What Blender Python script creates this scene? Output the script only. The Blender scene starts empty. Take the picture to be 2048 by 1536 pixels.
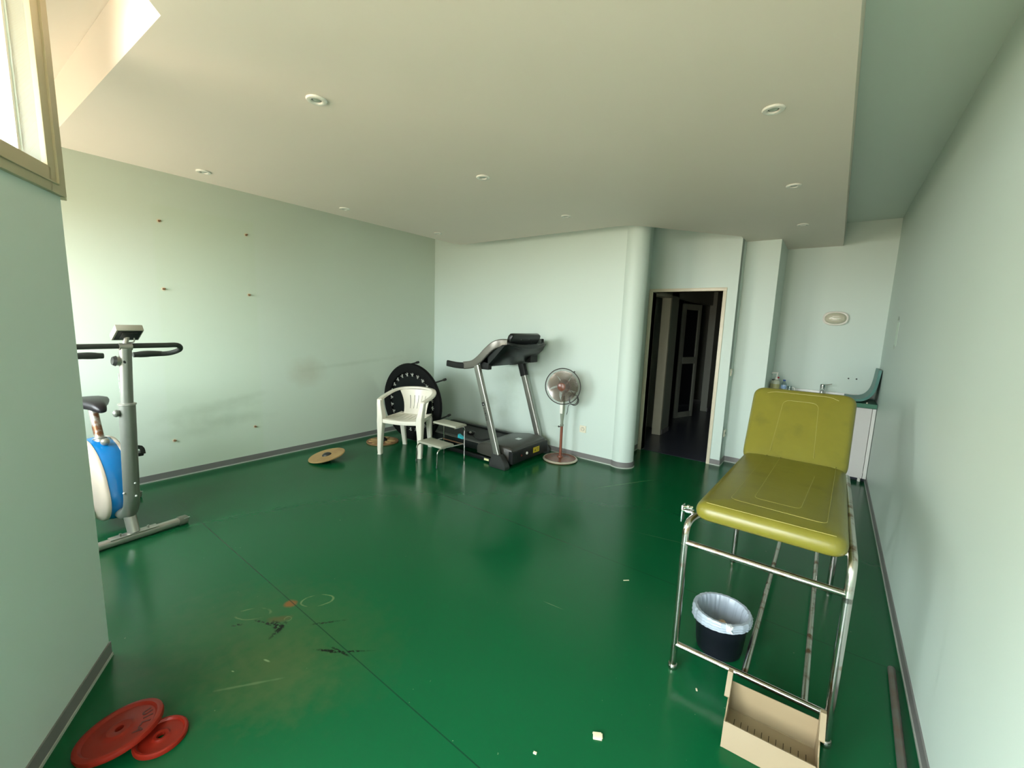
import bpy, bmesh, math, random
from mathutils import Vector, Matrix
R = math.radians
PI = math.pi
random.seed(7)
C = bpy.context.scene.collection
sc = bpy.context.scene

# ------------------------------------------------------------------ camera, sky, exposure
cam_d = bpy.data.cameras.new('camera')
cam_d.sensor_width = 36.0
cam_d.lens = 839.5 / 2048 * 36.0
cam_d.clip_start = 0.02
cam = bpy.data.objects.new('camera', cam_d)
C.objects.link(cam)
_r = Vector((0.79311, 0.60810, 0.03456)); _u = Vector((-0.11189, 0.08969, 0.98966)); _b = Vector((0.59872, -0.78879, 0.13917))
cam.matrix_world = Matrix(((_r.x, _u.x, _b.x, 0), (_r.y, _u.y, _b.y, 0), (_r.z, _u.z, _b.z, 1.56), (0, 0, 0, 1)))
sc.camera = cam
sc.view_settings.view_transform = 'Standard'
sc.view_settings.look = 'None'
sc.view_settings.gamma = 1
sc.view_settings.use_curve_mapping = False
sc.view_settings.exposure = 1.38

SKY = 12.5
w = bpy.data.worlds.new('world'); sc.world = w; w.use_nodes = True
nt = w.node_tree; nt.nodes.clear()
wo = nt.nodes.new('ShaderNodeOutputWorld'); bg = nt.nodes.new('ShaderNodeBackground')
tc = nt.nodes.new('ShaderNodeTexCoord'); sp = nt.nodes.new('ShaderNodeSeparateXYZ'); cr = nt.nodes.new('ShaderNodeValToRGB')
nt.links.new(tc.outputs['Generated'], sp.inputs[0])
mp = nt.nodes.new('ShaderNodeMapRange'); mp.inputs[1].default_value = -1; mp.inputs[2].default_value = 1
nt.links.new(sp.outputs['Z'], mp.inputs[0]); nt.links.new(mp.outputs[0], cr.inputs[0])
e = cr.color_ramp.elements
e[0].position = 0.0; e[0].color = (0.27, 0.20, 0.13, 1)
e[1].position = 1.0; e[1].color = (0.42, 0.54, 0.62, 1)
for p_, c_ in ((0.46, (0.42, 0.34, 0.25, 1)), (0.52, (0.94, 0.98, 0.97, 1)), (0.62, (0.90, 0.99, 1.0, 1))):
    n_ = e.new(p_); n_.color = c_
nt.links.new(cr.outputs[0], bg.inputs['Color']); bg.inputs['Strength'].default_value = SKY
nt.links.new(bg.outputs[0], wo.inputs[0])


def portal(name, loc, direction, sx, sy):
    l = bpy.data.lights.new(name, 'AREA'); l.shape = 'RECTANGLE'; l.size = sx; l.size_y = sy
    l.cycles.is_portal = True
    o = bpy.data.objects.new(name, l); C.objects.link(o)
    o.location = loc
    o.rotation_euler = Vector(direction).to_track_quat('-Z', 'Y').to_euler()
    return o


# facade: oblique wall, starts at PC, runs along FD, room on the side of FN
PC = Vector((-2.468, 0.286)); FD = Vector((0.8777, -0.4793)); FN = Vector((0.4793, 0.8777))


def fpt(t, off=0.0, z=0.0):
    p = PC + FD * t + FN * off
    return (p.x, p.y, z)


portal('portal_strip_window', fpt(1.04, -0.12, 2.42), (FN.x, FN.y, 0), 1.9, 0.70)
portal('portal_bay_window', (-3.80, -0.68, 1.68), (0, 1, 0), 1.7, 1.65)
portal('portal_rear_window', fpt(2.11, -0.12, 1.0), (FN.x, FN.y, 0), 1.9, 1.95)


# ------------------------------------------------------------------ materials
def nodes_of(name):
    m = bpy.data.materials.new(name); m.use_nodes = True
    n = m.node_tree; b = n.nodes['Principled BSDF']
    return m, n, b


def mat(name, col, rough=0.5, metal=0.0, spec=0.5, var=0.06, scale=8.0, bump=0.0, bscale=60.0, coat=0.0, trans=0.0, alpha=1.0, col2=None, c2scale=5.0, c2lo=0.5, c2hi=0.6):
    m, n, b = nodes_of(name)
    tcn = n.nodes.new('ShaderNodeTexCoord')
    noise = n.nodes.new('ShaderNodeTexNoise'); noise.inputs['Scale'].default_value = scale; noise.inputs['Detail'].default_value = 4
    n.links.new(tcn.outputs['Object'], noise.inputs['Vector'])
    mix = n.nodes.new('ShaderNodeMix'); mix.data_type = 'RGBA'
    mix.inputs[6].default_value = tuple(c * (1 - var) for c in col) + (1,)
    mix.inputs[7].default_value = tuple(min(1, c * (1 + var)) for c in col) + (1,)
    n.links.new(noise.outputs['Fac'], mix.inputs[0])
    out = mix.outputs[2]
    if col2:
        n2 = n.nodes.new('ShaderNodeTexNoise'); n2.inputs['Scale'].default_value = c2scale; n2.inputs['Detail'].default_value = 5
        n.links.new(tcn.outputs['Object'], n2.inputs['Vector'])
        mr = n.nodes.new('ShaderNodeMapRange'); mr.inputs[1].default_value = c2lo; mr.inputs[2].default_value = c2hi
        n.links.new(n2.outputs['Fac'], mr.inputs[0])
        mx = n.nodes.new('ShaderNodeMix'); mx.data_type = 'RGBA'
        n.links.new(mr.outputs[0], mx.inputs[0]); n.links.new(out, mx.inputs[6]); mx.inputs[7].default_value = tuple(col2) + (1,)
        out = mx.outputs[2]
    n.links.new(out, b.inputs['Base Color'])
    b.inputs['Roughness'].default_value = rough; b.inputs['Metallic'].default_value = metal
    b.inputs['Specular IOR Level'].default_value = spec
    b.inputs['Coat Weight'].default_value = coat
    b.inputs['Transmission Weight'].default_value = trans
    b.inputs['Alpha'].default_value = alpha
    if bump:
        bn = n.nodes.new('ShaderNodeTexNoise'); bn.inputs['Scale'].default_value = bscale; bn.inputs['Detail'].default_value = 3
        n.links.new(tcn.outputs['Object'], bn.inputs['Vector'])
        bp = n.nodes.new('ShaderNodeBump'); bp.inputs['Strength'].default_value = bump; bp.inputs['Distance'].default_value = 0.002
        n.links.new(bn.outputs['Fac'], bp.inputs['Height']); n.links.new(bp.outputs[0], b.inputs['Normal'])
    return m


def mixcol(n, fac, a, bcol):
    mx = n.nodes.new('ShaderNodeMix'); mx.data_type = 'RGBA'
    n.links.new(fac, mx.inputs[0]); n.links.new(a, mx.inputs[6]); mx.inputs[7].default_value = tuple(bcol) + (1,)
    return mx.outputs[2]


def math_(n, op, a, b_=None):
    m = n.nodes.new('ShaderNodeMath'); m.operation = op
    for i, v in enumerate((a, b_)):
        if v is None: continue
        if isinstance(v, (int, float)): m.inputs[i].default_value = v
        else: n.links.new(v, m.inputs[i])
    return m.outputs[0]


def ellipse_mask(n, u, v, cu, cv, ru, rv, ang=0.0, soft=0.3, wob=None, amt=0.0, strength=1.0):
    """1 inside an ellipse in the (u, v) plane, 0 outside, edge softened and wobbled by noise"""
    du = math_(n, 'SUBTRACT', u, cu); dv = math_(n, 'SUBTRACT', v, cv)
    c, s = math.cos(ang), math.sin(ang)
    a = math_(n, 'ADD', math_(n, 'MULTIPLY', du, c / ru), math_(n, 'MULTIPLY', dv, s / ru))
    b_ = math_(n, 'ADD', math_(n, 'MULTIPLY', du, -s / rv), math_(n, 'MULTIPLY', dv, c / rv))
    d = math_(n, 'SQRT', math_(n, 'ADD', math_(n, 'MULTIPLY', a, a), math_(n, 'MULTIPLY', b_, b_)))
    if wob is not None: d = math_(n, 'ADD', d, math_(n, 'MULTIPLY', math_(n, 'SUBTRACT', wob, 0.5), amt))
    mr = n.nodes.new('ShaderNodeMapRange'); mr.inputs[1].default_value = 1 + soft; mr.inputs[2].default_value = 1 - soft
    mr.inputs[3].default_value = 0; mr.inputs[4].default_value = strength
    n.links.new(d, mr.inputs[0])
    return mr.outputs[0]


def ring_mask(n, u, v, cu, cv, ru, rv, ang, width, strength, wob=None):
    du = math_(n, 'SUBTRACT', u, cu); dv = math_(n, 'SUBTRACT', v, cv)
    c, s = math.cos(ang), math.sin(ang)
    a = math_(n, 'ADD', math_(n, 'MULTIPLY', du, c / ru), math_(n, 'MULTIPLY', dv, s / ru))
    b_ = math_(n, 'ADD', math_(n, 'MULTIPLY', du, -s / rv), math_(n, 'MULTIPLY', dv, c / rv))
    d = math_(n, 'SQRT', math_(n, 'ADD', math_(n, 'MULTIPLY', a, a), math_(n, 'MULTIPLY', b_, b_)))
    if wob is not None: d = math_(n, 'ADD', d, math_(n, 'MULTIPLY', math_(n, 'SUBTRACT', wob, 0.5), 0.35))
    k = math_(n, 'ABSOLUTE', math_(n, 'SUBTRACT', d, 1.0))
    mr = n.nodes.new('ShaderNodeMapRange'); mr.inputs[1].default_value = width; mr.inputs[2].default_value = width * 0.4
    mr.inputs[3].default_value = 0; mr.inputs[4].default_value = strength
    n.links.new(k, mr.inputs[0])
    if wob is not None: return math_(n, 'MULTIPLY', mr.outputs[0], maprange(n, wob, 0.42, 0.58))
    return mr.outputs[0]


def noise_of(n, vec, scale, detail=4):
    t = n.nodes.new('ShaderNodeTexNoise'); t.inputs['Scale'].default_value = scale; t.inputs['Detail'].default_value = detail
    n.links.new(vec, t.inputs['Vector']); return t.outputs['Fac']


def maprange(n, v, a, b_, c=0.0, d=1.0):
    mr = n.nodes.new('ShaderNodeMapRange')
    for i, x in enumerate((a, b_, c, d)): mr.inputs[i + 1].default_value = x
    n.links.new(v, mr.inputs[0]); return mr.outputs[0]


MINT = (0.590, 0.695, 0.640)


def wall_material(name, base=MINT, left=False, rough=0.45):
    m, n, b = nodes_of(name)
    g = n.nodes.new('ShaderNodeNewGeometry'); pos = g.outputs['Position']
    s = n.nodes.new('ShaderNodeSeparateXYZ'); n.links.new(pos, s.inputs[0])
    rgb = n.nodes.new('ShaderNodeRGB'); rgb.outputs[0].default_value = base + (1,)
    out = rgb.outputs[0]
    nz = noise_of(n, pos, 1.6, 5)
    out = mixcol(n, maprange(n, nz, 0.35, 0.75, 0, 0.25), out, tuple(c * 0.95 for c in base))
    nf = noise_of(n, pos, 40, 3)
    if left:
        wob = noise_of(n, pos, 9, 4)
        Y, Z = s.outputs['Y'], s.outputs['Z']
        # slightly darker, older paint where a mirror used to hang
        m1 = math_(n, 'MULTIPLY', maprange(n, Y, 1.10, 1.13), maprange(n, Y, 1.95, 1.92))
        m1 = math_(n, 'MULTIPLY', m1, maprange(n, Z, 2.52, 2.49))
        out = mixcol(n, math_(n, 'MULTIPLY', m1, 0.30), out, (0.54, 0.65, 0.50))
        out = mixcol(n, ellipse_mask(n, Y, Z, 2.44, 0.93, 0.17, 0.13, 0, 0.6, wob, 0.9, 0.28), out, (0.36, 0.30, 0.19))
        for (cy, cz, ru, rv, an, st) in ((1.42, 0.62, 0.30, 0.05, 0.1, 0.3), (1.6, 0.5, 0.28, 0.04, -0.05, 0.3), (1.35, 0.42, 0.25, 0.05, 0.05, 0.25), (3.0, 1.0, 0.5, 0.02, 0.08, 0.2), (1.75, 0.7, 0.15, 0.03, 0.15, 0.25)):
            out = mixcol(n, ellipse_mask(n, Y, Z, cy, cz, ru, rv, an, 0.8, wob, 1.6, st), out, (0.30, 0.38, 0.28))
    else:
        wob = noise_of(n, pos, 14, 5)
        X, Y, Z = s.outputs['X'], s.outputs['Y'], s.outputs['Z']
        near_back = maprange(n, Y, 4.30, 4.40)
        for (cx, cz, ru, rv, an, st) in ((-3.35, 0.75, 0.10, 0.20, 0, 0.30), (-3.75, 0.52, 0.12, 0.06, 0.3, 0.35), (-3.0, 0.95, 0.14, 0.03, 0.1, 0.25), (-3.5, 0.35, 0.1, 0.08, 0.5, 0.3), (-2.62, 0.33, 0.05, 0.006, 0.1, 0.4)):
            k = ellipse_mask(n, X, Z, cx, cz, ru, rv, an, 0.8, wob, 1.6, st)
            out = mixcol(n, math_(n, 'MULTIPLY', k, near_back), out, (0.34, 0.42, 0.33))
    n.links.new(out, b.inputs['Base Color'])
    b.inputs['Roughness'].default_value = rough
    b.inputs['Specular IOR Level'].default_value = 0.4
    bp = n.nodes.new('ShaderNodeBump'); bp.inputs['Strength'].default_value = 0.12; bp.inputs['Distance'].default_value = 0.002
    n.links.new(noise_of(n, pos, 90, 3), bp.inputs['Height']); n.links.new(bp.outputs[0], b.inputs['Normal'])
    return m


def floor_material():
    m, n, b = nodes_of('green_lino')
    g = n.nodes.new('ShaderNodeNewGeometry'); pos = g.outputs['Position']
    s = n.nodes.new('ShaderNodeSeparateXYZ'); n.links.new(pos, s.inputs[0])
    X, Y = s.outputs['X'], s.outputs['Y']
    rgb = n.nodes.new('ShaderNodeRGB'); rgb.outputs[0].default_value = (0.003, 0.096, 0.032, 1)
    out = rgb.outputs[0]
    out = mixcol(n, maprange(n, noise_of(n, pos, 1.1, 2), 0.25, 0.75, 0, 0.35), out, (0.003, 0.078, 0.025))
    wob = noise_of(n, pos, 16, 5)
    fine = noise_of(n, pos, 70, 4)
    # dusty, worn patch round the rubbed marks
    out = mixcol(n, ellipse_mask(n, X, Y, -2.02, 0.80, 0.42, 0.30, 0.4, 0.7, wob, 1.2, 0.30), out, (0.085, 0.105, 0.035))
    out = mixcol(n, ellipse_mask(n, X, Y, -1.80, 0.70, 0.20, 0.16, 0.3, 0.7, wob, 1.6, 0.30), out, (0.11, 0.125, 0.05))
    out = mixcol(n, ellipse_mask(n, X, Y, -3.0, 0.45, 0.7, 0.22, 0.1, 0.7, wob, 0.8, 0.25), out, (0.05, 0.10, 0.06))
    for (cx, cy, ru, rv, an, w_, st) in ((-2.13, 1.08, 0.085, 0.05, 0.9, 0.08, 0.32), (-2.28, 0.81, 0.085, 0.045, 0.8, 0.10, 0.22), (-2.105, 0.908, 0.018, 0.016, 0, 0.25, 0.4)):
        out = mixcol(n, ring_mask(n, X, Y, cx, cy, ru, rv, an, w_, st, wob), out, (0.30, 0.36, 0.16))
    out = mixcol(n, ellipse_mask(n, X, Y, -2.215, 0.975, 0.028, 0.026, 0.2, 0.4, wob, 1.6, 0.75), out, (0.23, 0.075, 0.02))
    out = mixcol(n, ellipse_mask(n, X, Y, -2.14, 0.88, 0.05, 0.022, 0.9, 0.4, wob, 1.6, 0.5), out, (0.10, 0.06, 0.02))
    for (cx, cy, ru, rv, an) in ((-2.09, 0.845, 0.040, 0.008, -0.2), (-2.055, 0.835, 0.010, 0.030, 0.5), (-2.14, 0.83, 0.06, 0.0035, 0.4), (-2.255, 0.72, 0.016, 0.005, 0.9), (-1.92, 1.03, 0.045, 0.004, 0.9), (-1.74, 0.93, 0.05, 0.004, 0.6), (-1.66, 0.99, 0.06, 0.003, 0.75), (-1.70, 0.96, 0.05, 0.003, 0.2)):
        out = mixcol(n, math_(n, 'MULTIPLY', ellipse_mask(n, X, Y, cx, cy, ru * 1.2, rv * 1.7, an, 0.5, wob, 3.0, 1.0), maprange(n, fine, 0.42, 0.50)), out, (0.004, 0.008, 0.006))
    # light scratches
    for (cx, cy, ru, rv, an, st) in ((-1.82, 0.62, 0.11, 0.006, 0.95, 0.18), (-1.90, 0.72, 0.015, 0.004, 0.3, 0.5), (-1.95, 0.60, 0.008, 0.003, 0.3, 0.6), (-1.52, 4.0, 0.30, 0.004, 1.05, 0.5), (-0.85, 3.1, 0.22, 0.003, 0.2, 0.15), (-1.1, 1.9, 0.05, 0.002, 0.1, 0.3)):
        out = mixcol(n, ellipse_mask(n, X, Y, cx, cy, ru, rv, an, 0.4, wob, 1.5, st), out, (0.30, 0.40, 0.22))
    # welded seams between the sheets
    for y0, st in ((0.983, 0.75), (2.555, 0.6), (4.14, 0.45)):
        k = math_(n, 'ABSOLUTE', math_(n, 'SUBTRACT', Y, y0))
        out = mixcol(n, maprange(n, k, 0.0034, 0.0016, 0, st), out, (0.004, 0.03, 0.016))
    # fine speckle
    sp_ = noise_of(n, pos, 240, 2)
    out = mixcol(n, maprange(n, sp_, 0.70, 0.76, 0, 0.35), out, (0.02, 0.20, 0.09))
    out = mixcol(n, maprange(n, noise_of(n, pos, 55, 2), 0.775, 0.79, 0, 0.5), out, (0.25, 0.35, 0.2))
    n.links.new(out, b.inputs['Base Color'])
    r = maprange(n, noise_of(n, pos, 2, 3), 0.25, 0.75, 0.15, 0.27)
    n.links.new(r, b.inputs['Roughness'])
    b.inputs['Specular IOR Level'].default_value = 0.30
    bp = n.nodes.new('ShaderNodeBump'); bp.inputs['Strength'].default_value = 0.10; bp.inputs['Distance'].default_value = 0.002
    n.links.new(noise_of(n, pos, 30, 4), bp.inputs['Height']); n.links.new(bp.outputs[0], b.inputs['Normal'])
    return m


def glass_material(name, tint=(1, 1, 1), gloss=0.08, rough=0.0):
    m = bpy.data.materials.new(name); m.use_nodes = True; n = m.node_tree; n.nodes.clear()
    o = n.nodes.new('ShaderNodeOutputMaterial'); t = n.nodes.new('ShaderNodeBsdfTransparent'); g = n.nodes.new('ShaderNodeBsdfGlossy')
    t.inputs[0].default_value = tint + (1,); g.inputs['Roughness'].default_value = rough
    mx = n.nodes.new('ShaderNodeMixShader'); mx.inputs[0].default_value = gloss
    n.links.new(t.outputs[0], mx.inputs[1]); n.links.new(g.outputs[0], mx.inputs[2]); n.links.new(mx.outputs[0], o.inputs[0])
    return m


M_wall = wall_material('mint_paint')
M_wall_left = wall_material('mint_paint_warm_light', (0.580, 0.665, 0.57), left=True)  # yellower base: warm light from the bay window put into the paint colour
M_ceil = mat('white_ceiling_paint', (0.74, 0.68, 0.60), 0.6, var=0.02, scale=2, bump=0.05, bscale=50)
M_floor = floor_material()
M_base = mat('grey_vinyl_skirting', (0.185, 0.18, 0.175), 0.4, var=0.08, scale=6)
M_bead = mat('pale_sealant', (0.42, 0.45, 0.40), 0.5)
M_cream = mat('cream_gloss_paint', (0.66, 0.60, 0.46), 0.35, var=0.05)
M_window_beige = mat('beige_window_paint', (0.48, 0.42, 0.27), 0.4, var=0.05)
M_white_frame = mat('white_window_frame', (0.85, 0.85, 0.80), 0.3, var=0.03)
M_glass = glass_material('window_glass')
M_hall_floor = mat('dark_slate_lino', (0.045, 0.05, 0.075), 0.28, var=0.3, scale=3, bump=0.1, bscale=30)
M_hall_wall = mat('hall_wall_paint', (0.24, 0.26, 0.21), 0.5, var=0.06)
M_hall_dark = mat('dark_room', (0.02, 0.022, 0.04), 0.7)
M_chrome = mat('chrome', (0.56, 0.53, 0.50), 0.16, metal=1.0, var=0.05, col2=(0.36, 0.26, 0.17), c2scale=22, c2lo=0.60, c2hi=0.70)
M_chrome_worn = mat('worn_chrome', (0.62, 0.60, 0.55), 0.25, metal=1.0, var=0.1, col2=(0.24, 0.14, 0.08), c2scale=16, c2lo=0.54, c2hi=0.66, bump=0.1)
M_chrome_clean = mat('polished_chrome', (0.8, 0.8, 0.8), 0.1, metal=1.0, var=0.02)
M_steel = mat('brushed_steel', (0.6, 0.6, 0.6), 0.3, metal=1.0)
M_rubber = mat('black_rubber', (0.012, 0.012, 0.013), 0.6)
M_black = mat('black_plastic', (0.006, 0.007, 0.007), 0.42, spec=0.35, bump=0.1)
M_black_gloss = mat('satin_black_plastic', (0.007, 0.009, 0.009), 0.3, spec=0.4)
M_charcoal = mat('charcoal_plastic', (0.030, 0.032, 0.031), 0.38, var=0.05)
M_white_plastic = mat('white_plastic', (0.82, 0.80, 0.74), 0.35, var=0.02)
M_white = mat('white_enamel', (0.8, 0.8, 0.78), 0.35, var=0.02)


# ------------------------------------------------------------------ mesh helpers
def new(): return bmesh.new()


def rotz(a): return Matrix.Rotation(a, 4, 'Z')


def box(bm, lo, hi, M=None, bev=0.0, seg=2):
    cx = [(lo[i] + hi[i]) / 2 for i in range(3)]; s = [abs(hi[i] - lo[i]) for i in range(3)]
    mt = Matrix.Translation(cx) @ Matrix.Diagonal((s[0], s[1], s[2], 1))
    if M is not None: mt = M @ mt
    g = bmesh.ops.create_cube(bm, size=1.0, matrix=mt)
    if bev:
        ed = list({e for v in g['verts'] for e in v.link_edges})
        bmesh.ops.bevel(bm, geom=ed, offset=bev, segments=seg, profile=0.6, affect='EDGES')
    return g


def prism(bm, pts, z0, z1, M=None):
    """polygon pts (x, y) extruded from z0 to z1; M maps to world"""
    M = M or Matrix.Identity(4)
    a = [bm.verts.new(M @ Vector((x, y, z0))) for x, y in pts]
    b = [bm.verts.new(M @ Vector((x, y, z1))) for x, y in pts]
    n = len(pts)
    try:
        bm.faces.new(a[::-1]); bm.faces.new(b)
    except ValueError: pass
    for i in range(n): bm.faces.new((a[i], a[(i + 1) % n], b[(i + 1) % n], b[i]))


def rings(bm, loops, closed=True, cap=True):
    """skin consecutive vertex loops (lists of Vectors)"""
    vs = [[bm.verts.new(p) for p in L] for L in loops]
    n = len(vs[0])
    for i in range(len(vs) - 1):
        for j in range(n if closed else n - 1):
            k = (j + 1) % n
            bm.faces.new((vs[i][j], vs[i][k], vs[i + 1][k], vs[i + 1][j]))
    if cap and closed:
        bm.faces.new(vs[0][::-1]); bm.faces.new(vs[-1])
    return vs


def smooth_path(pts, n=6, closed=False):
    P = [Vector(p) for p in pts]; out = []
    m = len(P)
    for i in range(m if closed else m - 1):
        p0 = P[(i - 1) % m] if closed or i > 0 else P[i]
        p1 = P[i]; p2 = P[(i + 1) % m]
        p3 = P[(i + 2) % m] if closed or i + 2 < m else P[(i + 1) % m]
        for k in range(n):
            t = k / n
            out.append(0.5 * ((2 * p1) + (p2 - p0) * t + (2 * p0 - 5 * p1 + 4 * p2 - p3) * t * t + (3 * p1 - p0 - 3 * p2 + p3) * t ** 3))
    if not closed: out.append(P[-1])
    return out


def fillet(pts, r, n=6):
    """polyline with rounded corners"""
    P = [Vector(p) for p in pts]; out = [P[0]]
    for i in range(1, len(P) - 1):
        a = (P[i - 1] - P[i]); b = (P[i + 1] - P[i])
        la, lb = a.length, b.length; a.normalize(); b.normalize()
        d = min(r, la * 0.48, lb * 0.48)
        s, t = P[i] + a * d, P[i] + b * d
        for k in range(n + 1):
            u = k / n
            out.append(s * (1 - u) ** 2 + P[i] * 2 * u * (1 - u) + t * u * u)
    out.append(P[-1]); return out


def tube(bm, path, r, seg=12, closed=False, cap=True, prof=None, up=None):
    """sweep a circle (or profile list of (a, b)) along path; r may be a list"""
    P = [Vector(p) for p in path]; n = len(P)
    T = []
    for i in range(n):
        if closed: t = P[(i + 1) % n] - P[(i - 1) % n]
        else: t = P[min(i + 1, n - 1)] - P[max(i - 1, 0)]
        T.append(t.normalized())
    ref = Vector(up) if up else (Vector((0, 0, 1)) if abs(T[0].z) < 0.9 else Vector((1, 0, 0)))
    N = (ref - T[0] * ref.dot(T[0])).normalized()
    loops = []
    for i in range(n):
        if up:
            N = (Vector(up) - T[i] * Vector(up).dot(T[i])).normalized()
        else:
            N = (N - T[i] * N.dot(T[i])).normalized()
        B = T[i].cross(N)
        rr = r[i] if isinstance(r, (list, tuple)) else r
        if prof: L = [P[i] + N * (b * rr) + B * (a * rr) for a, b in prof]
        else: L = [P[i] + (N * math.cos(2 * PI * k / seg) + B * math.sin(2 * PI * k / seg)) * rr for k in range(seg)]
        loops.append(L)
    if closed: loops.append(loops[0]); rings(bm, loops, cap=False); bmesh.ops.remove_doubles(bm, verts=bm.verts, dist=1e-5)
    else: rings(bm, loops, cap=cap)


def rrect(w_, h, r, n=4):
    out = []
    for cx, cy, a0 in ((w_ / 2 - r, h / 2 - r, 0), (-w_ / 2 + r, h / 2 - r, 90), (-w_ / 2 + r, -h / 2 + r, 180), (w_ / 2 - r, -h / 2 + r, 270)):
        for k in range(n + 1):
            a = R(a0 + 90 * k / n); out.append((cx + r * math.cos(a), cy + r * math.sin(a)))
    return out


def lathe(bm, prof, M=None, seg=32, cap=True):
    """prof: list of (radius, z)"""
    M = M or Matrix.Identity(4)
    loops = [[M @ Vector((r * math.cos(2 * PI * k / seg), r * math.sin(2 * PI * k / seg), z)) for k in range(seg)] for r, z in prof]
    rings(bm, loops, cap=cap)


def torus(bm, Rr, r, M=None, seg=32, s2=8):
    M = M or Matrix.Identity(4)
    pts = [M @ Vector((Rr * math.cos(2 * PI * k / seg), Rr * math.sin(2 * PI * k / seg), 0)) for k in range(seg)]
    ax = (M.to_3x3() @ Vector((0, 0, 1))).normalized()
    loops = []
    for k in range(seg):
        a = 2 * PI * k / seg
        o = (M.to_3x3() @ Vector((math.cos(a), math.sin(a), 0))).normalized()
        loops.append([pts[k] + (o * math.cos(2 * PI * j / s2) + ax * math.sin(2 * PI * j / s2)) * r for j in range(s2)])
    vs = [[bm.verts.new(p) for p in L] for L in loops]
    for i in range(seg):
        for j in range(s2):
            bm.faces.new((vs[i][j], vs[(i + 1) % seg][j], vs[(i + 1) % seg][(j + 1) % s2], vs[i][(j + 1) % s2]))


def ball(bm, c, r, M=None, sx=1, sy=1, sz=1, u=16, v=10):
    mt = Matrix.Translation(c) @ Matrix.Diagonal((sx, sy, sz, 1))
    if M is not None: mt = M @ mt
    bmesh.ops.create_uvsphere(bm, u_segments=u, v_segments=v, radius=r, matrix=mt)


def quad_slab(bm, quad, z0, z1, rc=0.05, re=0.03, M=None, dome=0.0):
    """padded slab: quad of 4 (x, y) corners in order, corner radius rc, edge rounding re"""
    M = M or Matrix.Identity(4)
    P = [Vector((x, y, 0)) for x, y in quad]
    c = sum(P, Vector()) / 4
    w_ = (P[1] - P[0]).length / 2; h = (P[2] - P[1]).length / 2

    def loop(inset, z):
        Q = []
        for i in range(4):
            a = (P[i - 1] - P[i]).normalized(); b = (P[(i + 1) % 4] - P[i]).normalized()
            Q.append(P[i] + (a + b) * inset)
        out = []
        for i in range(4):
            a = (Q[i - 1] - Q[i]).normalized(); b = (Q[(i + 1) % 4] - Q[i]).normalized()
            r = max(rc - inset * 0.6, 0.012)
            s, t = Q[i] + a * r, Q[i] + b * r
            for k in range(7):
                u = k / 6; p = s * (1 - u) ** 2 + Q[i] * 2 * u * (1 - u) + t * u * u
                out.append(M @ Vector((p.x, p.y, z)))
        return out
    L = [loop(re * 1.2, z0)]
    for k in range(1, 6):
        a = PI / 2 * k / 5; L.append(loop(re * 0.8 * (1 - math.sin(a)), z0 + re * 0.8 * (1 - math.cos(a))))
    for k in range(0, 7):
        a = PI / 2 * k / 6; L.append(loop(re * (1 - math.cos(a)), z1 - re + re * math.sin(a)))
    L.append(loop(re * 1.8, z1 + dome * 0.4)); L.append(loop(min(w_, h) * 0.5, z1 + dome))
    rings(bm, L)


def grid_surface(bm, f, nu, nv, skip=None, thick=0.0):
    """surface f(u, v); skip(i, j) leaves a face out; thickness by offset along normals"""
    V = [[Vector(f(i / nu, j / nv)) for j in range(nv + 1)] for i in range(nu + 1)]
    vs = [[bm.verts.new(V[i][j]) for j in range(nv + 1)] for i in range(nu + 1)]
    fs = []
    for i in range(nu):
        for j in range(nv):
            if skip and skip(i, j): continue
            fs.append(bm.faces.new((vs[i][j], vs[i + 1][j], vs[i + 1][j + 1], vs[i][j + 1])))
    if thick:
        bmesh.ops.recalc_face_normals(bm, faces=fs)
        bmesh.ops.solidify(bm, geom=fs, thickness=thick)


def obj(name, bm, material, parent=None, smooth=True, ang=35, label=None):
    bmesh.ops.recalc_face_normals(bm, faces=bm.faces)
    if parent is not None: bm.transform(world_of(parent).inverted())
    me = bpy.data.meshes.new(name); bm.to_mesh(me); bm.free()
    me.materials.append(material)
    if smooth:
        me.shade_smooth(); me.set_sharp_from_angle(angle=R(ang))
    o = bpy.data.objects.new(name, me); C.objects.link(o)
    if parent is not None: o.parent = parent
    if label: o['label'] = label
    return o


def world_of(o):
    m = o.matrix_basis.copy(); p = o.parent
    while p is not None:
        m = p.matrix_basis @ m; p = p.parent
    return m


def thing(name, label, cat, loc=(0, 0, 0), rz=0.0, group=None):
    o = bpy.data.objects.new(name, None); C.objects.link(o); o.empty_display_size = 0.05
    o.location = loc; o.rotation_euler = (0, 0, rz)
    o.matrix_basis = Matrix.Translation(loc) @ rotz(rz)
    o['label'] = label; o['category'] = cat
    if group: o['group'] = group
    return o


def single(name, bm, material, label, cat, loc=(0, 0, 0), group=None, **k):
    """a thing that is one mesh; bm is in world coordinates, origin moved to loc"""
    bm.transform(Matrix.Translation(loc).inverted())
    o = obj(name, bm, material, **k); o.location = loc
    o['label'] = label; o['category'] = cat
    if group: o['group'] = group
    return o


def struct(name, bm, material, parent=None, **k):
    o = obj(name, bm, material, parent, **k)
    if parent is None: o['kind'] = 'structure'
    return o


def copy_tree(o, parent=None):
    c = o.copy(); C.objects.link(c)
    if parent is not None: c.parent = parent
    for ch in [x for x in bpy.data.objects if x.parent == o]: copy_tree(ch, c)
    return c


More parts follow.
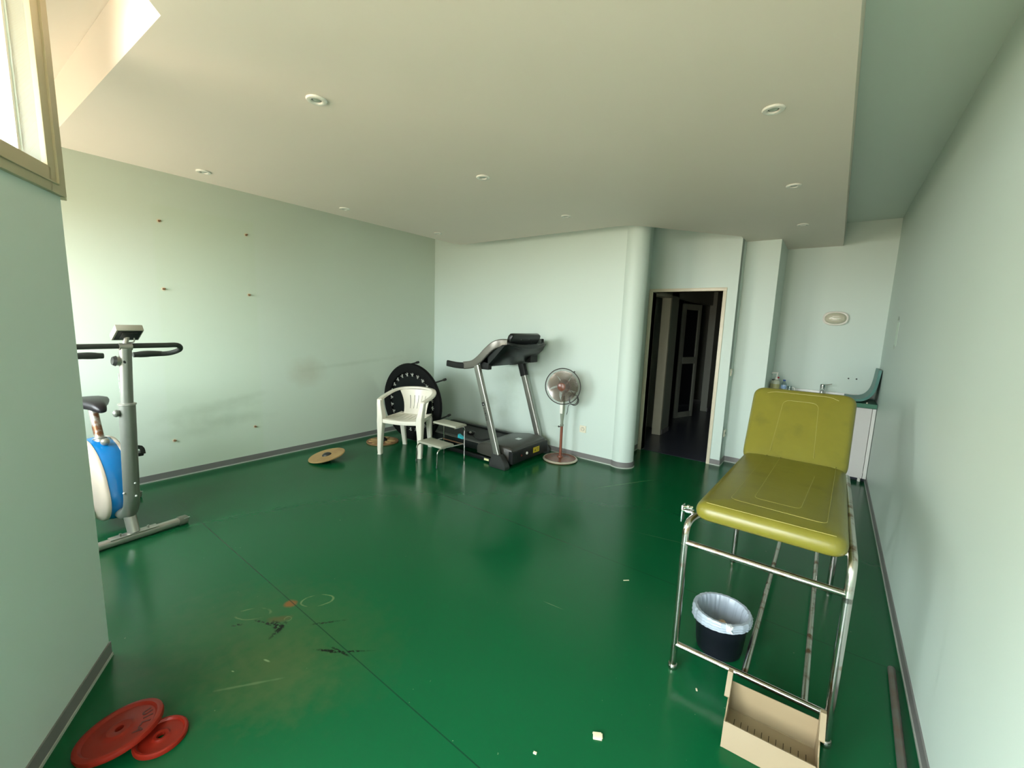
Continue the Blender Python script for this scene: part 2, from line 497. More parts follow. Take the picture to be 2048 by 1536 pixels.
def text_obj(name, txt, size, M, material, parent, extrude=0.001, spacing=1.0, bold=0.0):
    cu = bpy.data.curves.new(name, 'FONT'); cu.body = txt; cu.size = size; cu.extrude = extrude
    cu.offset = bold; cu.align_x = 'CENTER'; cu.align_y = 'CENTER'; cu.space_character = spacing
    cu.materials.append(material)
    tmp = bpy.data.objects.new('text_source', cu)
    me = bpy.data.meshes.new_from_object(tmp)
    bpy.data.objects.remove(tmp); bpy.data.curves.remove(cu)
    me.name = name; me.transform(world_of(parent).inverted() @ M)
    if not me.materials: me.materials.append(material)
    o = bpy.data.objects.new(name, me); C.objects.link(o); o.parent = parent
    return o


# ------------------------------------------------------------------ room shell
LX, BY, DY, AY, KY, RX = -4.882, 4.42, 5.2965, 5.547, 6.25, 0.433
HC, HS = 2.84, 2.59            # upper ceiling, dropped ceiling
SX = -0.92                     # side of the jog beside the door


def wall(name, p0, p1, z0, z1, th, material=None, openings=(), side=1):
    """wall whose room face runs p0 to p1; thickness goes to the side given"""
    p0, p1 = Vector(p0), Vector(p1); d = (p1 - p0); L = d.length; d.normalize()
    a = math.atan2(d.y, d.x)
    M = Matrix.Translation((p0.x, p0.y, 0)) @ rotz(a)
    ts = sorted({0, L} | {o[0] for o in openings} | {o[1] for o in openings})
    zs = sorted({z0, z1} | {o[2] for o in openings} | {o[3] for o in openings})
    bm = new()
    for i in range(len(ts) - 1):
        for j in range(len(zs) - 1):
            tm, zm = (ts[i] + ts[i + 1]) / 2, (zs[j] + zs[j + 1]) / 2
            if any(o[0] < tm < o[1] and o[2] < zm < o[3] for o in openings): continue
            y0, y1 = (0, th) if side > 0 else (-th, 0)
            box(bm, (ts[i], y0, zs[j]), (ts[i + 1], y1, zs[j + 1]), M)
    bmesh.ops.remove_doubles(bm, verts=bm.verts, dist=1e-5)
    return struct(name, bm, material or M_wall, smooth=False)


# floor
bm = new(); box(bm, (-5.1, -1.6, -0.1), (RX + 0.2, 5.33, 0.0)); box(bm, (SX - 0.02, 5.33, -0.1), (RX + 0.2, 6.4, 0.0))
struct('floor', bm, M_floor, smooth=False)
bm = new(); box(bm, (-3.6, 5.331, -0.1), (SX - 0.021, 10.6, -0.002))
struct('floor_hall', bm, M_hall_floor, smooth=False)

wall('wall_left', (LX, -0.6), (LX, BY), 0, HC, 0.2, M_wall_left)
wall('wall_back', (LX - 0.2, BY), (-1.80, BY), 0, HC, 0.2)
bm = new(); lathe(bm, [(0.128, 0), (0.128, HC)], Matrix.Translation((-1.80, 4.52, 0)), 48)
struct('wall_back_column', bm, M_wall)
wall('wall_recess', (-1.91, 4.60), (-1.91, DY), 0, HC, 0.12)
wall('wall_door', (-1.95, DY), (SX, DY), 0, HC, 0.12, openings=[(0.089, 0.887, 0, 2.025)])
wall('wall_jog', (SX, DY - 0.001), (SX, AY), 0, HC, 0.115)
wall('wall_pier', (SX - 0.10, AY), (-0.58, AY), 0, HC, KY + 0.15 - AY)
wall('wall_alcove', (-0.60, KY), (RX + 0.1, KY), 0, HC, 0.15)
wall('wall_right', (RX, -1.45), (RX, KY + 0.15), 0, HC, 0.2, side=-1)
STRIP = (0.10, 1.98, 2.085, 2.76)
REAR = (1.20, 3.02, 0.06, 1.95)
wall('wall_window', PC, Vector(fpt(3.42)[:2]), 0, HC, 0.18, openings=[STRIP, REAR], side=-1)
BAYC = Vector(fpt(0.0, -0.18)[:2])
wall('wall_bay_side', BAYC, (-2.92, -0.60), 0, HC, 0.15, side=1)
wall('wall_bay', (LX - 0.2, -0.60), (-2.80, -0.60), 0, HC, 0.18, openings=[(0.45, 2.10, 0.88, 2.46)], side=-1)

# upper ceiling
bm = new(); box(bm, (LX - 0.2, -1.7, HC), (-0.3, KY + 0.15, HC + 0.12))
struct('ceiling', bm, M_ceil, smooth=False)
bm = new(); box(bm, (-0.3, -1.7, HC), (RX + 0.2, KY + 0.15, HC + 0.12))
struct('ceiling_right', bm, M_wall, smooth=False)
# dropped ceiling with rounded outline
out = fillet([(-4.075, 0.44, 0), (-4.115, 4.15, 0), (-1.75, 4.165, 0), (-0.9, 5.25, 0)], 0.16, 8)[1:-1]
pts = [(-4.075, 0.50)] + [(p.x, p.y) for p in out] + [(SX - 0.005, 5.222), (SX - 0.005, AY - 0.002), (-0.582, AY - 0.002), (-0.582, KY - 0.002), (-0.045, KY - 0.002), (-0.055, -0.86), (-1.953, 0.491), (-2.0, 0.527), (-3.98, 0.436), (-4.05, 0.45)]
bm = new(); prism(bm, pts, HS, HC - 0.001)
struct('ceiling_dropped', bm, M_ceil, smooth=False)


# skirting
def skirting(name, path, side, h=0.068):
    """grey vinyl strip with a pale bead along its foot; path is the wall's foot line"""
    bm = new(); bb = new()
    for (a, b) in zip(path[:-1], path[1:]):
        a, b = Vector(a), Vector(b); d = (b - a); L = d.length; M = Matrix.Translation((a.x, a.y, 0)) @ rotz(math.atan2(d.y, d.x))
        box(bm, (-0.004, min(0, side * 0.006), 0.0), (L + 0.004, max(0, side * 0.006), h), M)
        box(bb, (-0.004, min(0, side * 0.010), 0.0), (L + 0.004, max(0, side * 0.010), 0.012), M)
    o = struct(name, bm, M_base, smooth=False); obj('sealant_bead', bb, M_bead, o, smooth=False); return o


skirting('baseboard_left', [(LX, -0.55), (LX, BY)], -1)
skirting('baseboard_back', [(LX, BY), (-1.885, BY)], -1)
skirting('baseboard_recess', [(-1.91, 4.62), (-1.91, DY)], -1)
skirting('baseboard_door', [(-1.032, DY), (SX, DY)], -1)
skirting('baseboard_jog', [(SX, DY), (SX, AY)], -1)
skirting('baseboard_pier', [(SX, AY), (-0.58, AY), ], -1)
skirting('baseboard_alcove', [(-0.58, AY), (-0.58, KY)], -1)
skirting('baseboard_right', [(RX, -1.2), (RX, KY)], 1)
skirting('baseboard_window', [fpt(0)[:2], fpt(1.18)[:2]], 1)
bm = new()
angs = [R(a) for a in range(200, 400, 5)]
lp = [[Vector((-1.80 + r * math.cos(a), 4.52 + r * math.sin(a), z)) for a in angs] for r, z in ((0.129, 0.068), (0.136, 0.068), (0.136, 0.0))]
rings(bm, lp, closed=False)
o_ = struct('baseboard_column', bm, M_base)
bm = new(); rings(bm, [[Vector((-1.80 + r * math.cos(a), 4.52 + r * math.sin(a), z)) for a in angs] for r, z in ((0.137, 0.012), (0.141, 0.010), (0.141, 0.0))], closed=False)
obj('sealant_bead', bm, M_bead, o_)

# door frame
bm = new()
for lo, hi in (((-1.905, DY - 0.014, 0), (-1.861, DY + 0.125, 2.0249)), ((-1.063, DY - 0.014, 0), (-1.026, DY + 0.125, 2.0249)), ((-1.905, DY - 0.014, 2.025), (-1.026, DY + 0.125, 2.062))):
    box(bm, lo, hi, bev=0.003)
struct('trim_door_frame', bm, M_cream)
bm = new(); box(bm, (-1.861, DY + 0.028, 0.0), (-1.063, DY + 0.036, 0.003)); struct('trim_threshold', bm, M_hall_dark, smooth=False)

# windows --------------------------------------------------------
MF = Matrix.Translation((PC.x, PC.y, 0)) @ rotz(math.atan2(FD.y, FD.x))   # x along facade, y into room (left normal)


def fbox(bm, t0, t1, y0, y1, z0, z1, bev=0.0): box(bm, (t0, y0, z0), (t1, y1, z1), MF, bev)


def frame_boxes(bm, t0, t1, z0, z1, wd, y0, y1, M=MF, bev=0.0):
    box(bm, (t0, y0, z0), (t0 + wd, y1, z1), M, bev); box(bm, (t1 - wd, y0, z0), (t1, y1, z1), M, bev)
    box(bm, (t0 + wd, y0, z0), (t1 - wd, y1, z0 + wd), M, bev); box(bm, (t0 + wd, y0, z1 - wd), (t1 - wd, y1, z1), M, bev)


# strip window over the near wall
bm = new()
fbox(bm, -0.012, 0.10, -0.05, 0.016, 1.995, HC, 0.004); fbox(bm, 0.08, 2.08, -0.05, 0.016, 1.995, 2.085, 0.004)
fbox(bm, -0.014, 0.0, -0.19, 0.014, 1.985, HC, 0.002)
fbox(bm, 1.98, 2.08, -0.05, 0.016, 1.995, HC, 0.004); fbox(bm, 0.08, 2.0, -0.05, 0.016, 2.755, HC, 0.004)
fbox(bm, 0.045, 0.052, 0.01, 0.024, 2.03, HC, 0.002); fbox(bm, 0.045, 2.03, 0.012, 0.022, 2.028, 2.034, 0.002)
win1 = struct('window_1', bm, M_window_beige)
bm = new()       # deep white outer reveal
frame_boxes(bm, 0.06, 2.02, 2.045, 2.80, 0.042, -0.34, -0.181)
frame_boxes(bm, 0.098, 1.982, 2.083, 2.762, 0.016, -0.178, -0.052)
frame_boxes(bm, 0.104, 1.976, 2.089, 2.756, 0.020, -0.120, -0.112)
for t in (1.02,): fbox(bm, t, t + 0.06, -0.12, -0.03, 2.09, 2.75, 0.003)
obj('outer_frame', bm, M_white_frame, win1)
for t0, t1 in ((0.115, 1.02), (1.08, 1.965)):
    bm = new(); fbox(bm, t0, t1, -0.060, -0.056, 2.10, 2.745); obj('pane', bm, M_glass, win1, smooth=False)
# window lower down, behind the photographer
bm = new(); frame_boxes(bm, 1.20, 3.02, 0.06, 1.95, 0.05, -0.16, 0.012, bev=0.003); fbox(bm, 2.08, 2.14, -0.155, -0.05, 0.11, 1.90)
win2 = struct('window_2', bm, M_white_frame)
for t0, t1 in ((1.255, 2.075), (2.145, 2.965)):
    bm = new(); frame_boxes(bm, t0, t1, 0.115, 1.895, 0.05, -0.14, -0.08); s_ = obj('sash', bm, M_white_frame, win2)
    bm = new(); fbox(bm, t0 + 0.05, t1 - 0.05, -0.112, -0.108, 0.165, 1.845); obj('pane', bm, M_glass, s_, smooth=False)
# bay window
MB_ = Matrix.Translation((LX - 0.2, -0.6, 0))
bm = new(); frame_boxes(bm, 0.45, 2.10, 0.88, 2.46, 0.05, -0.15, 0.012, MB_, 0.003); box(bm, (1.25, -0.14, 0.93), (1.30, -0.05, 2.41), MB_)
win3 = struct('window_3', bm, M_white_frame)
for t0, t1 in ((0.505, 1.245), (1.305, 2.045)):
    bm = new(); frame_boxes(bm, t0, t1, 0.935, 2.405, 0.05, -0.13, -0.07, MB_); s_ = obj('sash', bm, M_white_frame, win3)
    bm = new(); box(bm, (t0 + 0.05, -0.10, 0.985), (t1 - 0.05, -0.096, 2.355), MB_); obj('pane', bm, M_glass, s_, smooth=False)

# hall beyond the doorway -----------------------------------------
HX = -1.93
bm = new()
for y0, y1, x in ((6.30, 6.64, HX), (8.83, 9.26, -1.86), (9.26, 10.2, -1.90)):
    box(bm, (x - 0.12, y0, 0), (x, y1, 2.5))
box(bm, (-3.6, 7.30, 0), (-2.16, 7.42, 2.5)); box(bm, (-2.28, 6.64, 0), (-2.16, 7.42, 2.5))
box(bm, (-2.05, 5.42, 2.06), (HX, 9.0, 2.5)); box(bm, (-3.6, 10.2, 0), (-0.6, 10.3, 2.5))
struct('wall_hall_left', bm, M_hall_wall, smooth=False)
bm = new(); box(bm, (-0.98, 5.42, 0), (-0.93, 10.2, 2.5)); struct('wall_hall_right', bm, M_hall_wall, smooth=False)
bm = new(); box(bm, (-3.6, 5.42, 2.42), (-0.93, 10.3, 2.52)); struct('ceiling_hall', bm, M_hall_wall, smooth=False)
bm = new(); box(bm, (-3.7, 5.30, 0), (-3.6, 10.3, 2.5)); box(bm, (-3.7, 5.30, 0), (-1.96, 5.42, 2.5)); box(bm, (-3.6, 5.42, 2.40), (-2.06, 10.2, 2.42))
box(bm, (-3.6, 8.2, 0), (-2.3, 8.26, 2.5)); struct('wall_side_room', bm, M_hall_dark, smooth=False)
bm = new()
box(bm, (-2.05, 6.24, 0), (HX + 0.004, 6.30, 2.06), bev=0.004); box(bm, (-2.05, 5.42, 2.02), (HX + 0.004, 6.26, 2.07), bev=0.004); box(bm, (-2.05, 5.42, 0), (HX + 0.004, 5.47, 2.06), bev=0.004)
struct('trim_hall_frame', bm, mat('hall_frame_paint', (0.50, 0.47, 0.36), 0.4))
bm = new(); box(bm, (HX, 6.31, 0), (HX + 0.01, 6.64, 0.07)); box(bm, (-1.86, 8.84, 0), (-1.85, 9.26, 0.07)); struct('baseboard_hall', bm, M_base, smooth=False)
# glazed door standing ajar
t = thing('hall_door', 'narrow glazed door with a middle rail standing ajar in the dark hall', 'door', (-2.15, 7.68, 0))
Mg = Matrix.Translation((-2.15, 7.68, 0)) @ rotz(R(71))
bm = new()
box(bm, (0, -0.02, 0), (0.08, 0.02, 2.03), Mg, 0.003); box(bm, (0.44, -0.02, 0), (0.52, 0.02, 2.03), Mg, 0.003)
box(bm, (0.08, -0.02, 0), (0.44, 0.02, 0.10), Mg, 0.003); box(bm, (0.08, -0.02, 1.93), (0.44, 0.02, 2.03), Mg, 0.003)
obj('frame', bm, M_hall_wall, t)
bm = new(); box(bm, (0.07, -0.035, 0.98), (0.45, 0.035, 1.10), Mg, 0.01); obj('middle_rail', bm, M_hall_wall, t)
bm = new(); box(bm, (0.08, -0.004, 0.10), (0.44, 0.004, 1.93), Mg); obj('pane', bm, mat('dark_glass', (0.01, 0.012, 0.015), 0.1), t, smooth=False)

# ------------------------------------------------------------------ ceiling spotlights
M_dl_ring = mat('spotlight_ring', (0.72, 0.72, 0.66), 0.25, var=0.02)
M_dl_lens = mat('spotlight_lens', (0.35, 0.42, 0.36), 0.08, spec=0.8)
dl = thing('ceiling_spotlight', '', 'spotlight', (0, 0, HS), 0, 'recessed spotlights in the dropped ceiling')
bm = new(); lathe(bm, [(0.047, 0.0), (0.048, -0.003), (0.044, -0.008), (0.034, -0.010), (0.026, -0.008), (0.0235, 0.0)], Matrix.Translation((0, 0, HS)), 36, cap=False)
obj('ring', bm, M_dl_ring, dl)
bm = new(); lathe(bm, [(0.0236, -0.0005), (0.021, -0.0010), (0.0195, -0.0035)], Matrix.Translation((0, 0, HS)), 28, cap=False); obj('rim_shadow_gap', bm, M_black, dl)
bm = new(); ball(bm, (0, 0, HS - 0.0005), 0.0205, sz=0.32); obj('lens', bm, M_dl_lens, dl)
spots = [((-2.086, 1.132), 'round spotlight nearest the window notch, left half of the ceiling'),
         ((-0.345, 2.380), 'round spotlight nearest the camera over the green couch side of the ceiling'),
         ((-3.791, 1.186), 'round spotlight near the left edge of the dropped ceiling, above the exercise bike'),
         ((-2.107, 2.351), 'round spotlight in the middle of the dropped ceiling'),
         ((-0.348, 3.627), 'second round spotlight along the right edge of the dropped ceiling'),
         ((-3.799, 2.305), 'round spotlight halfway along the left edge of the dropped ceiling'),
         ((-2.134, 3.558), 'small spotlight in the ceiling above the treadmill and fan'),
         ((-3.806, 3.489), 'farthest spotlight in the left corner of the ceiling above the trampoline'),
         ((-0.361, 4.914), 'farthest spotlight on the right, in front of the sink alcove')]
for i, ((x, y), lab) in enumerate(spots):
    o = dl if i == 0 else copy_tree(dl)
    o.location = (x, y, HS); o['label'] = lab
    o.rotation_euler = (0, 0, 0)

# ------------------------------------------------------------------ wall fittings
M_sock = mat('ivory_plastic', (0.74, 0.70, 0.55), 0.35, var=0.02)


def socket(x, z, label):
    t = thing('wall_socket', label, 'socket', (x, BY, z), 0, None)
    bm = new(); box(bm, (x - 0.042, BY - 0.010, z - 0.042), (x + 0.042, BY, z + 0.042), bev=0.004); obj('plate', bm, M_sock, t)
    My = Matrix.Translation((x, BY - 0.010, z)) @ Matrix.Rotation(R(90), 4, 'X')
    bm = new(); torus(bm, 0.021, 0.0022, My, 28, 6); obj('rim', bm, M_base, t)
    bm = new()
    for dx, dz in ((-0.009, -0.002), (0.009, -0.002), (0, 0.011)): ball(bm, (x + dx, BY - 0.0105, z + dz), 0.0028, u=8, v=6)
    obj('pin_hole', bm, M_black, t)
    bm = new(); lathe(bm, [(0.0205, 0.0), (0.0205, 0.001)], My, 24); obj('well', bm, M_sock, t)
    return t


socket(-2.268, 0.36, 'ivory power socket low on the wall between the fan and the column')
for z, nm, cat_, lab, h in ((1.102, 'light_switch', 'switch', 'ivory light switch on the narrow wall just right of the doorway', 0.04), (0.379, 'wall_socket', 'socket', 'small pale socket low on the narrow wall right of the doorway', 0.04)):
    yy = 5.42 if z > 1 else 5.41
    t = thing(nm, lab, cat_, (SX, yy, z))
    bm = new(); box(bm, (SX, yy - 0.042, z - h), (SX + 0.010, yy + 0.042, z + h), bev=0.003); obj('plate', bm, M_sock, t)
    if z > 1:
        bm = new(); box(bm, (SX + 0.009, yy - 0.018, z - 0.022), (SX + 0.014, yy + 0.018, z + 0.022), bev=0.002); obj('rocker', bm, M_white_plastic, t)
    else:
        bm = new(); lathe(bm, [(0.018, 0.0), (0.018, 0.002)], Matrix.Translation((SX + 0.0095, yy, z)) @ Matrix.Rotation(R(90), 4, 'Y'), 20); obj('well', bm, M_charcoal, t)

# rusty wall anchors left from a mirror
M_rust = mat('rusty_metal', (0.12, 0.075, 0.045), 0.7, metal=0.5, col2=(0.25, 0.12, 0.05), c2scale=60)
M_plaster = mat('bare_plaster', (0.62, 0.58, 0.42), 0.8, var=0.15, scale=40)
anchors = [((1.164, 2.366), 'upper left of six rusty anchors on the left wall'), ((1.862, 2.374), 'upper right of six rusty anchors on the left wall'),
           ((1.158, 1.774), 'middle left of six rusty anchors on the left wall, above the bike handlebar'), ((1.861, 1.774), 'middle right of six rusty anchors on the left wall'),
           ((1.150, 0.360), 'lower left of six rusty anchors on the left wall, beside the bike post'), ((1.854, 0.375), 'lower right of six rusty anchors on the left wall')]
for i, ((y, z), lab) in enumerate(anchors):
    if i == 0:
        an = thing('wall_anchor', lab, 'wall anchor', (LX, y, z), 0, 'rusty anchors on the left wall')
        bm = new()
        Mx = Matrix.Translation((LX + 0.001, y, z)) @ Matrix.Rotation(R(90), 4, 'Y')
        lathe(bm, [(0.018, 0.0), (0.014, 0.0012)], Mx, 14); obj('plaster_ring', bm, M_plaster, an)
        bm = new(); lathe(bm, [(0.009, 0), (0.009, 0.006), (0.006, 0.010), (0.005, 0.022)], Mx, 12)
        tube(bm, [(LX + 0.022, y, z), (LX + 0.024, y + 0.008, z + 0.006)], 0.0035, 6); obj('screw', bm, M_rust, an)
    else:
        o = copy_tree(an); o.location = (LX, y, z); o['label'] = lab

# oval bulkhead lamp in the alcove
t = thing('bulkhead_lamp', 'oval ribbed glass bulkhead lamp on the alcove wall above the sink', 'wall lamp', (-0.024, KY, 1.766))
Ma = Matrix.Translation((-0.024, KY, 1.766)) @ Matrix.Rotation(R(90), 4, 'X')


def oval(a, b, z, n=40, k=2.6):
    L = []
    for i in range(n):
        th = 2 * PI * i / n; c, s = math.cos(th), math.sin(th)
        L.append(Ma @ Vector((a * abs(c) ** (2 / k) * (1 if c >= 0 else -1), b * abs(s) ** (2 / k) * (1 if s >= 0 else -1), z)))
    return L


bm = new(); rings(bm, [oval(0.122, 0.082, 0), oval(0.122, 0.082, 0.030), oval(0.112, 0.074, 0.040), oval(0.103, 0.066, 0.034)]); obj('housing', bm, M_white_plastic, t)
M_opal = mat('ribbed_opal_glass', (0.60, 0.58, 0.45), 0.15, spec=0.6, var=0.1, scale=30)
bm = new()
L = []
for a, b, z in ((0.102, 0.065, 0.034), (0.096, 0.060, 0.055), (0.080, 0.050, 0.070), (0.055, 0.034, 0.080), (0.02, 0.012, 0.084)): L.append(oval(a, b, z, k=2.3))
rings(bm, L); g_ = obj('diffuser', bm, M_opal, t)
bm = new()
for zz in (-0.042, -0.021, 0.0, 0.021, 0.042):
    w_ = 0.100 * math.sqrt(max(0.05, 1 - (zz / 0.066) ** 2)) * 0.97
    dp = 0.083 * math.sqrt(max(0.05, 1 - (zz / 0.075) ** 2))
    pth = [Ma @ Vector((w_ * math.cos(a), zz, 0.036 + (dp - 0.034) * math.sin(a))) for a in [PI * k / 12 for k in range(13)]]
    tube(bm, pth, 0.0035, 6)
obj('guard', bm, M_white_plastic, t)

# two screw holes above the worktop
for i, (x, lab) in enumerate(((0.174, 'left of two small black screw plugs above the alcove worktop'), (0.247, 'right of two small black screw plugs above the alcove worktop'))):
    bm = new(); lathe(bm, [(0.008, 0.0), (0.008, 0.003), (0.004, 0.006)], Matrix.Translation((x, KY, 1.079)) @ Matrix.Rotation(R(90), 4, 'X'), 12)
    single('screw_plug', bm, M_charcoal, lab, 'screw plug', (x, KY, 1.079), group='screw plugs above the worktop')

# torn notice on the right wall
M_paper = mat('mint_tinted_paper', (0.66, 0.80, 0.70), 0.6, var=0.05)
M_tape = mat('old_tape', (0.36, 0.46, 0.38), 0.35, var=0.2, scale=40)
t = thing('notice_sheet', 'pale sheet of paper taped to the right wall near the alcove', 'paper', (RX, 5.10, 1.60))
bm = new(); box(bm, (RX - 0.0022, 5.02, 1.49), (RX - 0.0008, 5.17, 1.70), Matrix.Identity(4)); obj('sheet', bm, M_paper, t, smooth=False)
for y0, z0, y1, z1 in ((5.11, 1.72, 5.19, 1.755), (5.12, 1.465, 5.18, 1.50)):
    bm = new(); box(bm, (RX - 0.0036, y0, z0), (RX - 0.0022, y1, z1)); obj('tape', bm, M_tape, t, smooth=False)

exec_parts = []
# ------------------------------------------------------------------ examination couch
M_vinyl = mat('olive_vinyl', (0.185, 0.172, 0.022), 0.33, spec=0.5, var=0.10, scale=14, bump=0.35, bscale=22, col2=(0.135, 0.128, 0.018), c2scale=7, c2lo=0.55, c2hi=0.75)
M_vinyl_seam = mat('pale_olive_piping', (0.27, 0.25, 0.06), 0.4, var=0.1, scale=60)
M_vinyl_side = mat('olive_vinyl_back', (0.16, 0.15, 0.02), 0.45)
couch = thing('examination_couch', 'olive green padded examination couch with raised back on a chrome tube frame', 'couch', (-0.13, 2.5, 0))
xl, xr, yf, yr = -0.432, 0.142, 1.885, 3.10


def couch_leg(x, y0, inward):
    bm = new()
    tube(bm, [(x, y0, 0.0), (x, y0, 0.62)], 0.0155, 14)
    lathe(bm, [(0.019, 0.0), (0.021, 0.006), (0.021, 0.020), (0.0185, 0.026)], Matrix.Translation((x, y0, 0)), 18)
    return obj('leg', bm, M_chrome, couch)


xlr = -0.388
for x, y in ((xl, yf), (xr, yf), (xlr, yr), (xr, yr)): couch_leg(x, y, 1)
for k_, pth in enumerate(([(xl, yf, 0.60), (xl, yf + 0.005, 0.728), (-0.385, yf + 0.15, 0.732), (xlr + 0.01, yr, 0.732), (xlr, yr, 0.60)], [(xr, yf, 0.60), (xr, yf, 0.755), (xr, yr, 0.755), (xr, yr, 0.60)])):
    bm = new(); tube(bm, fillet(pth, 0.11, 10), 0.0155, 14)
    obj('side_rail', bm, M_chrome_worn if k_ else M_chrome, couch)
for z, y, nm in ((0.628, yf, 'cross_rail'), (0.128, yf, 'cross_rail')):
    bm = new(); tube(bm, [(xl + 0.008, y, z), (xr - 0.008, y, z)], 0.0135, 14); obj(nm, bm, M_chrome, couch)
bm = new(); tube(bm, [(xlr, yr, 0.55), (xlr, 3.46, 0.128), (xr, 3.46, 0.128), (xr, yr, 0.55)], 0.0125, 12); obj('rear_brace', bm, M_chrome_worn, couch)
for x in (-0.148, 0.063):
    bm = new(); tube(bm, [(x, yf + 0.01, 0.128), (x, 3.46, 0.128)], 0.0125, 12); obj('floor_bar', bm, M_chrome_worn, couch)
for y in (yf + 0.10, (yf + yr) / 2, yr - 0.16):
    bm = new(); box(bm, (-0.39, y - 0.015, 0.738), (xr - 0.01, y + 0.015, 0.754)); obj('pad_support', bm, M_steel, couch)
# seat pad
bm = new()
quad_slab(bm, [(-0.405, 1.862), (0.126, 1.862), (0.133, 2.955), (-0.372, 2.955)], 0.752, 0.835, 0.06, 0.042, dome=0.010)
seat = obj('seat_pad', bm, M_vinyl, couch, ang=60)


def seam(bm, pts, z, M=None, r=0.0015, rc=0.03):
    p = fillet([(x, y, z) for x, y in pts], rc, 6)
    tube(bm, [(M @ Vector(q)) if M is not None else q for q in p], r, 6)


bm = new(); seam(bm, [(-0.245, 2.93), (-0.285, 1.98), (0.055, 1.965), (0.085, 2.93)], 0.8428)
seam(bm, [(-0.175, 2.93), (-0.205, 2.06), (-0.035, 2.055), (-0.005, 2.60)], 0.8445)
obj('stitching', bm, M_vinyl_seam, seat)
bm = new(); seam(bm, [(-0.36, 1.887), (0.085, 1.887)], 0.8335, r=0.0018); obj('piping', bm, M_vinyl_seam, seat)
# back rest
ang = math.atan2(0.376, 0.33)
Mb = Matrix.Translation((0, 2.895, 0.835)) @ Matrix.Rotation(ang, 4, 'X')
bm = new()
quad_slab(bm, [(-0.378, -0.045), (0.136, -0.045), (0.148, 0.50), (-0.392, 0.50)], -0.060, 0.018, 0.07, 0.036, Mb, dome=0.010)
back = obj('back_pad', bm, M_vinyl, couch, ang=60)
bm = new(); seam(bm, [(-0.235, 0.02), (-0.215, 0.395), (-0.035, 0.395), (-0.022, 0.02)], 0.0276, Mb, r=0.0018, rc=0.04)
seam(bm, [(-0.31, 0.44), (-0.27, 0.455), (0.02, 0.455), (0.06, 0.435)], 0.0235, Mb, r=0.0022)
obj('stitching', bm, M_vinyl_seam, back)
bm = new()
tube(bm, [Mb @ Vector((-0.30, 0.1, -0.065)), Mb @ Vector((-0.30, 0.25, -0.07)), (-0.30, 3.05, 0.755)], 0.009, 8)
tube(bm, [Mb @ Vector((0.06, 0.1, -0.065)), Mb @ Vector((0.06, 0.25, -0.07)), (0.06, 3.05, 0.755)], 0.009, 8)
box(bm, (-0.36, 0.0, -0.075), (0.12, 0.03, -0.055), Mb); box(bm, (-0.36, 0.40, -0.075), (0.12, 0.43, -0.055), Mb)
obj('back_support', bm, M_steel, couch)
# clamp on the left rail
bm = new()
box(bm, (-0.474, 1.940, 0.690), (-0.466, 1.980, 0.768), bev=0.002); box(bm, (-0.468, 1.945, 0.738), (-0.425, 1.980, 0.748), bev=0.002)
tube(bm, [(-0.470, 1.960, 0.755), (-0.430, 1.970, 0.760)], 0.007, 10); ball(bm, (-0.448, 1.960, 0.764), 0.009, sz=0.8, u=10, v=8)
tube(bm, [(-0.430, 1.962, 0.742), (-0.408, 1.962, 0.728)], 0.008, 8)
obj('rail_clamp', bm, M_chrome_clean, couch)

# ------------------------------------------------------------------ waste bin under the couch
bx, by = -0.293, 2.165
bin_ = thing('waste_bin', 'black round waste bin lined with a translucent bag under the couch', 'bin', (bx, by, 0))
Mbn = Matrix.Translation((bx, by, 0))
bm = new(); lathe(bm, [(0.094, 0.0), (0.099, 0.004), (0.103, 0.025), (0.104, 0.028), (0.119, 0.195), (0.122, 0.200), (0.122, 0.206), (0.115, 0.206), (0.100, 0.03), (0.02, 0.012)], Mbn, 48, cap=False)
obj('bucket', bm, mat('navy_black_plastic', (0.004, 0.0045, 0.010), 0.45, bump=0.1), bin_)
M_bag = mat('translucent_bag', (0.40, 0.46, 0.54), 0.30, var=0.15, scale=20, alpha=0.86, trans=0.0, bump=0.8, bscale=14)
bm = new()


def bag(u, v):
    a = 2 * PI * u
    prof = [(0.05, 0.075), (0.082, 0.09), (0.098, 0.13), (0.105, 0.19), (0.113, 0.213), (0.126, 0.214), (0.132, 0.200), (0.132, 0.180), (0.130, 0.158)]
    f = v * (len(prof) - 1); i = min(int(f), len(prof) - 2); t_ = f - i
    r = prof[i][0] * (1 - t_) + prof[i + 1][0] * t_; z = prof[i][1] * (1 - t_) + prof[i + 1][1] * t_
    wr = 0.0013 * math.sin(a * 23 + 3 * math.sin(a * 3)) + 0.0008 * math.sin(a * 41 + v * 5)
    if v > 0.7: wr += 0.0018 * math.sin(v * 60 + a * 2); z += 0.018 * math.sin(a + 2.2) * (v - 0.7) / 0.3
    r += wr * (1.5 if v < 0.5 else 1.0)
    return (bx + r * math.cos(a), by + r * math.sin(a), z)


grid_surface(bm, bag, 144, 32); bmesh.ops.remove_doubles(bm, verts=bm.verts, dist=1e-5)
kx, ky = bx + 0.118 * math.cos(R(-62)), by + 0.125 * math.sin(R(-62))
b_o = obj('bag', bm, M_bag, bin_, ang=60)
bm = new()
for k in range(7):
    tube(bm, smooth_path([(kx + random.uniform(-0.02, 0.03), ky + random.uniform(-0.012, 0.012), 0.212), (kx + random.uniform(-0.012, 0.012), ky + random.uniform(-0.02, 0), 0.205 + random.uniform(0, 0.012)), (kx + random.uniform(-0.01, 0.014), ky - 0.012, 0.185)], 4), 0.0045, 6)
obj('knot', bm, mat('bag_knot', (0.62, 0.66, 0.68), 0.35), bin_)
bm = new()


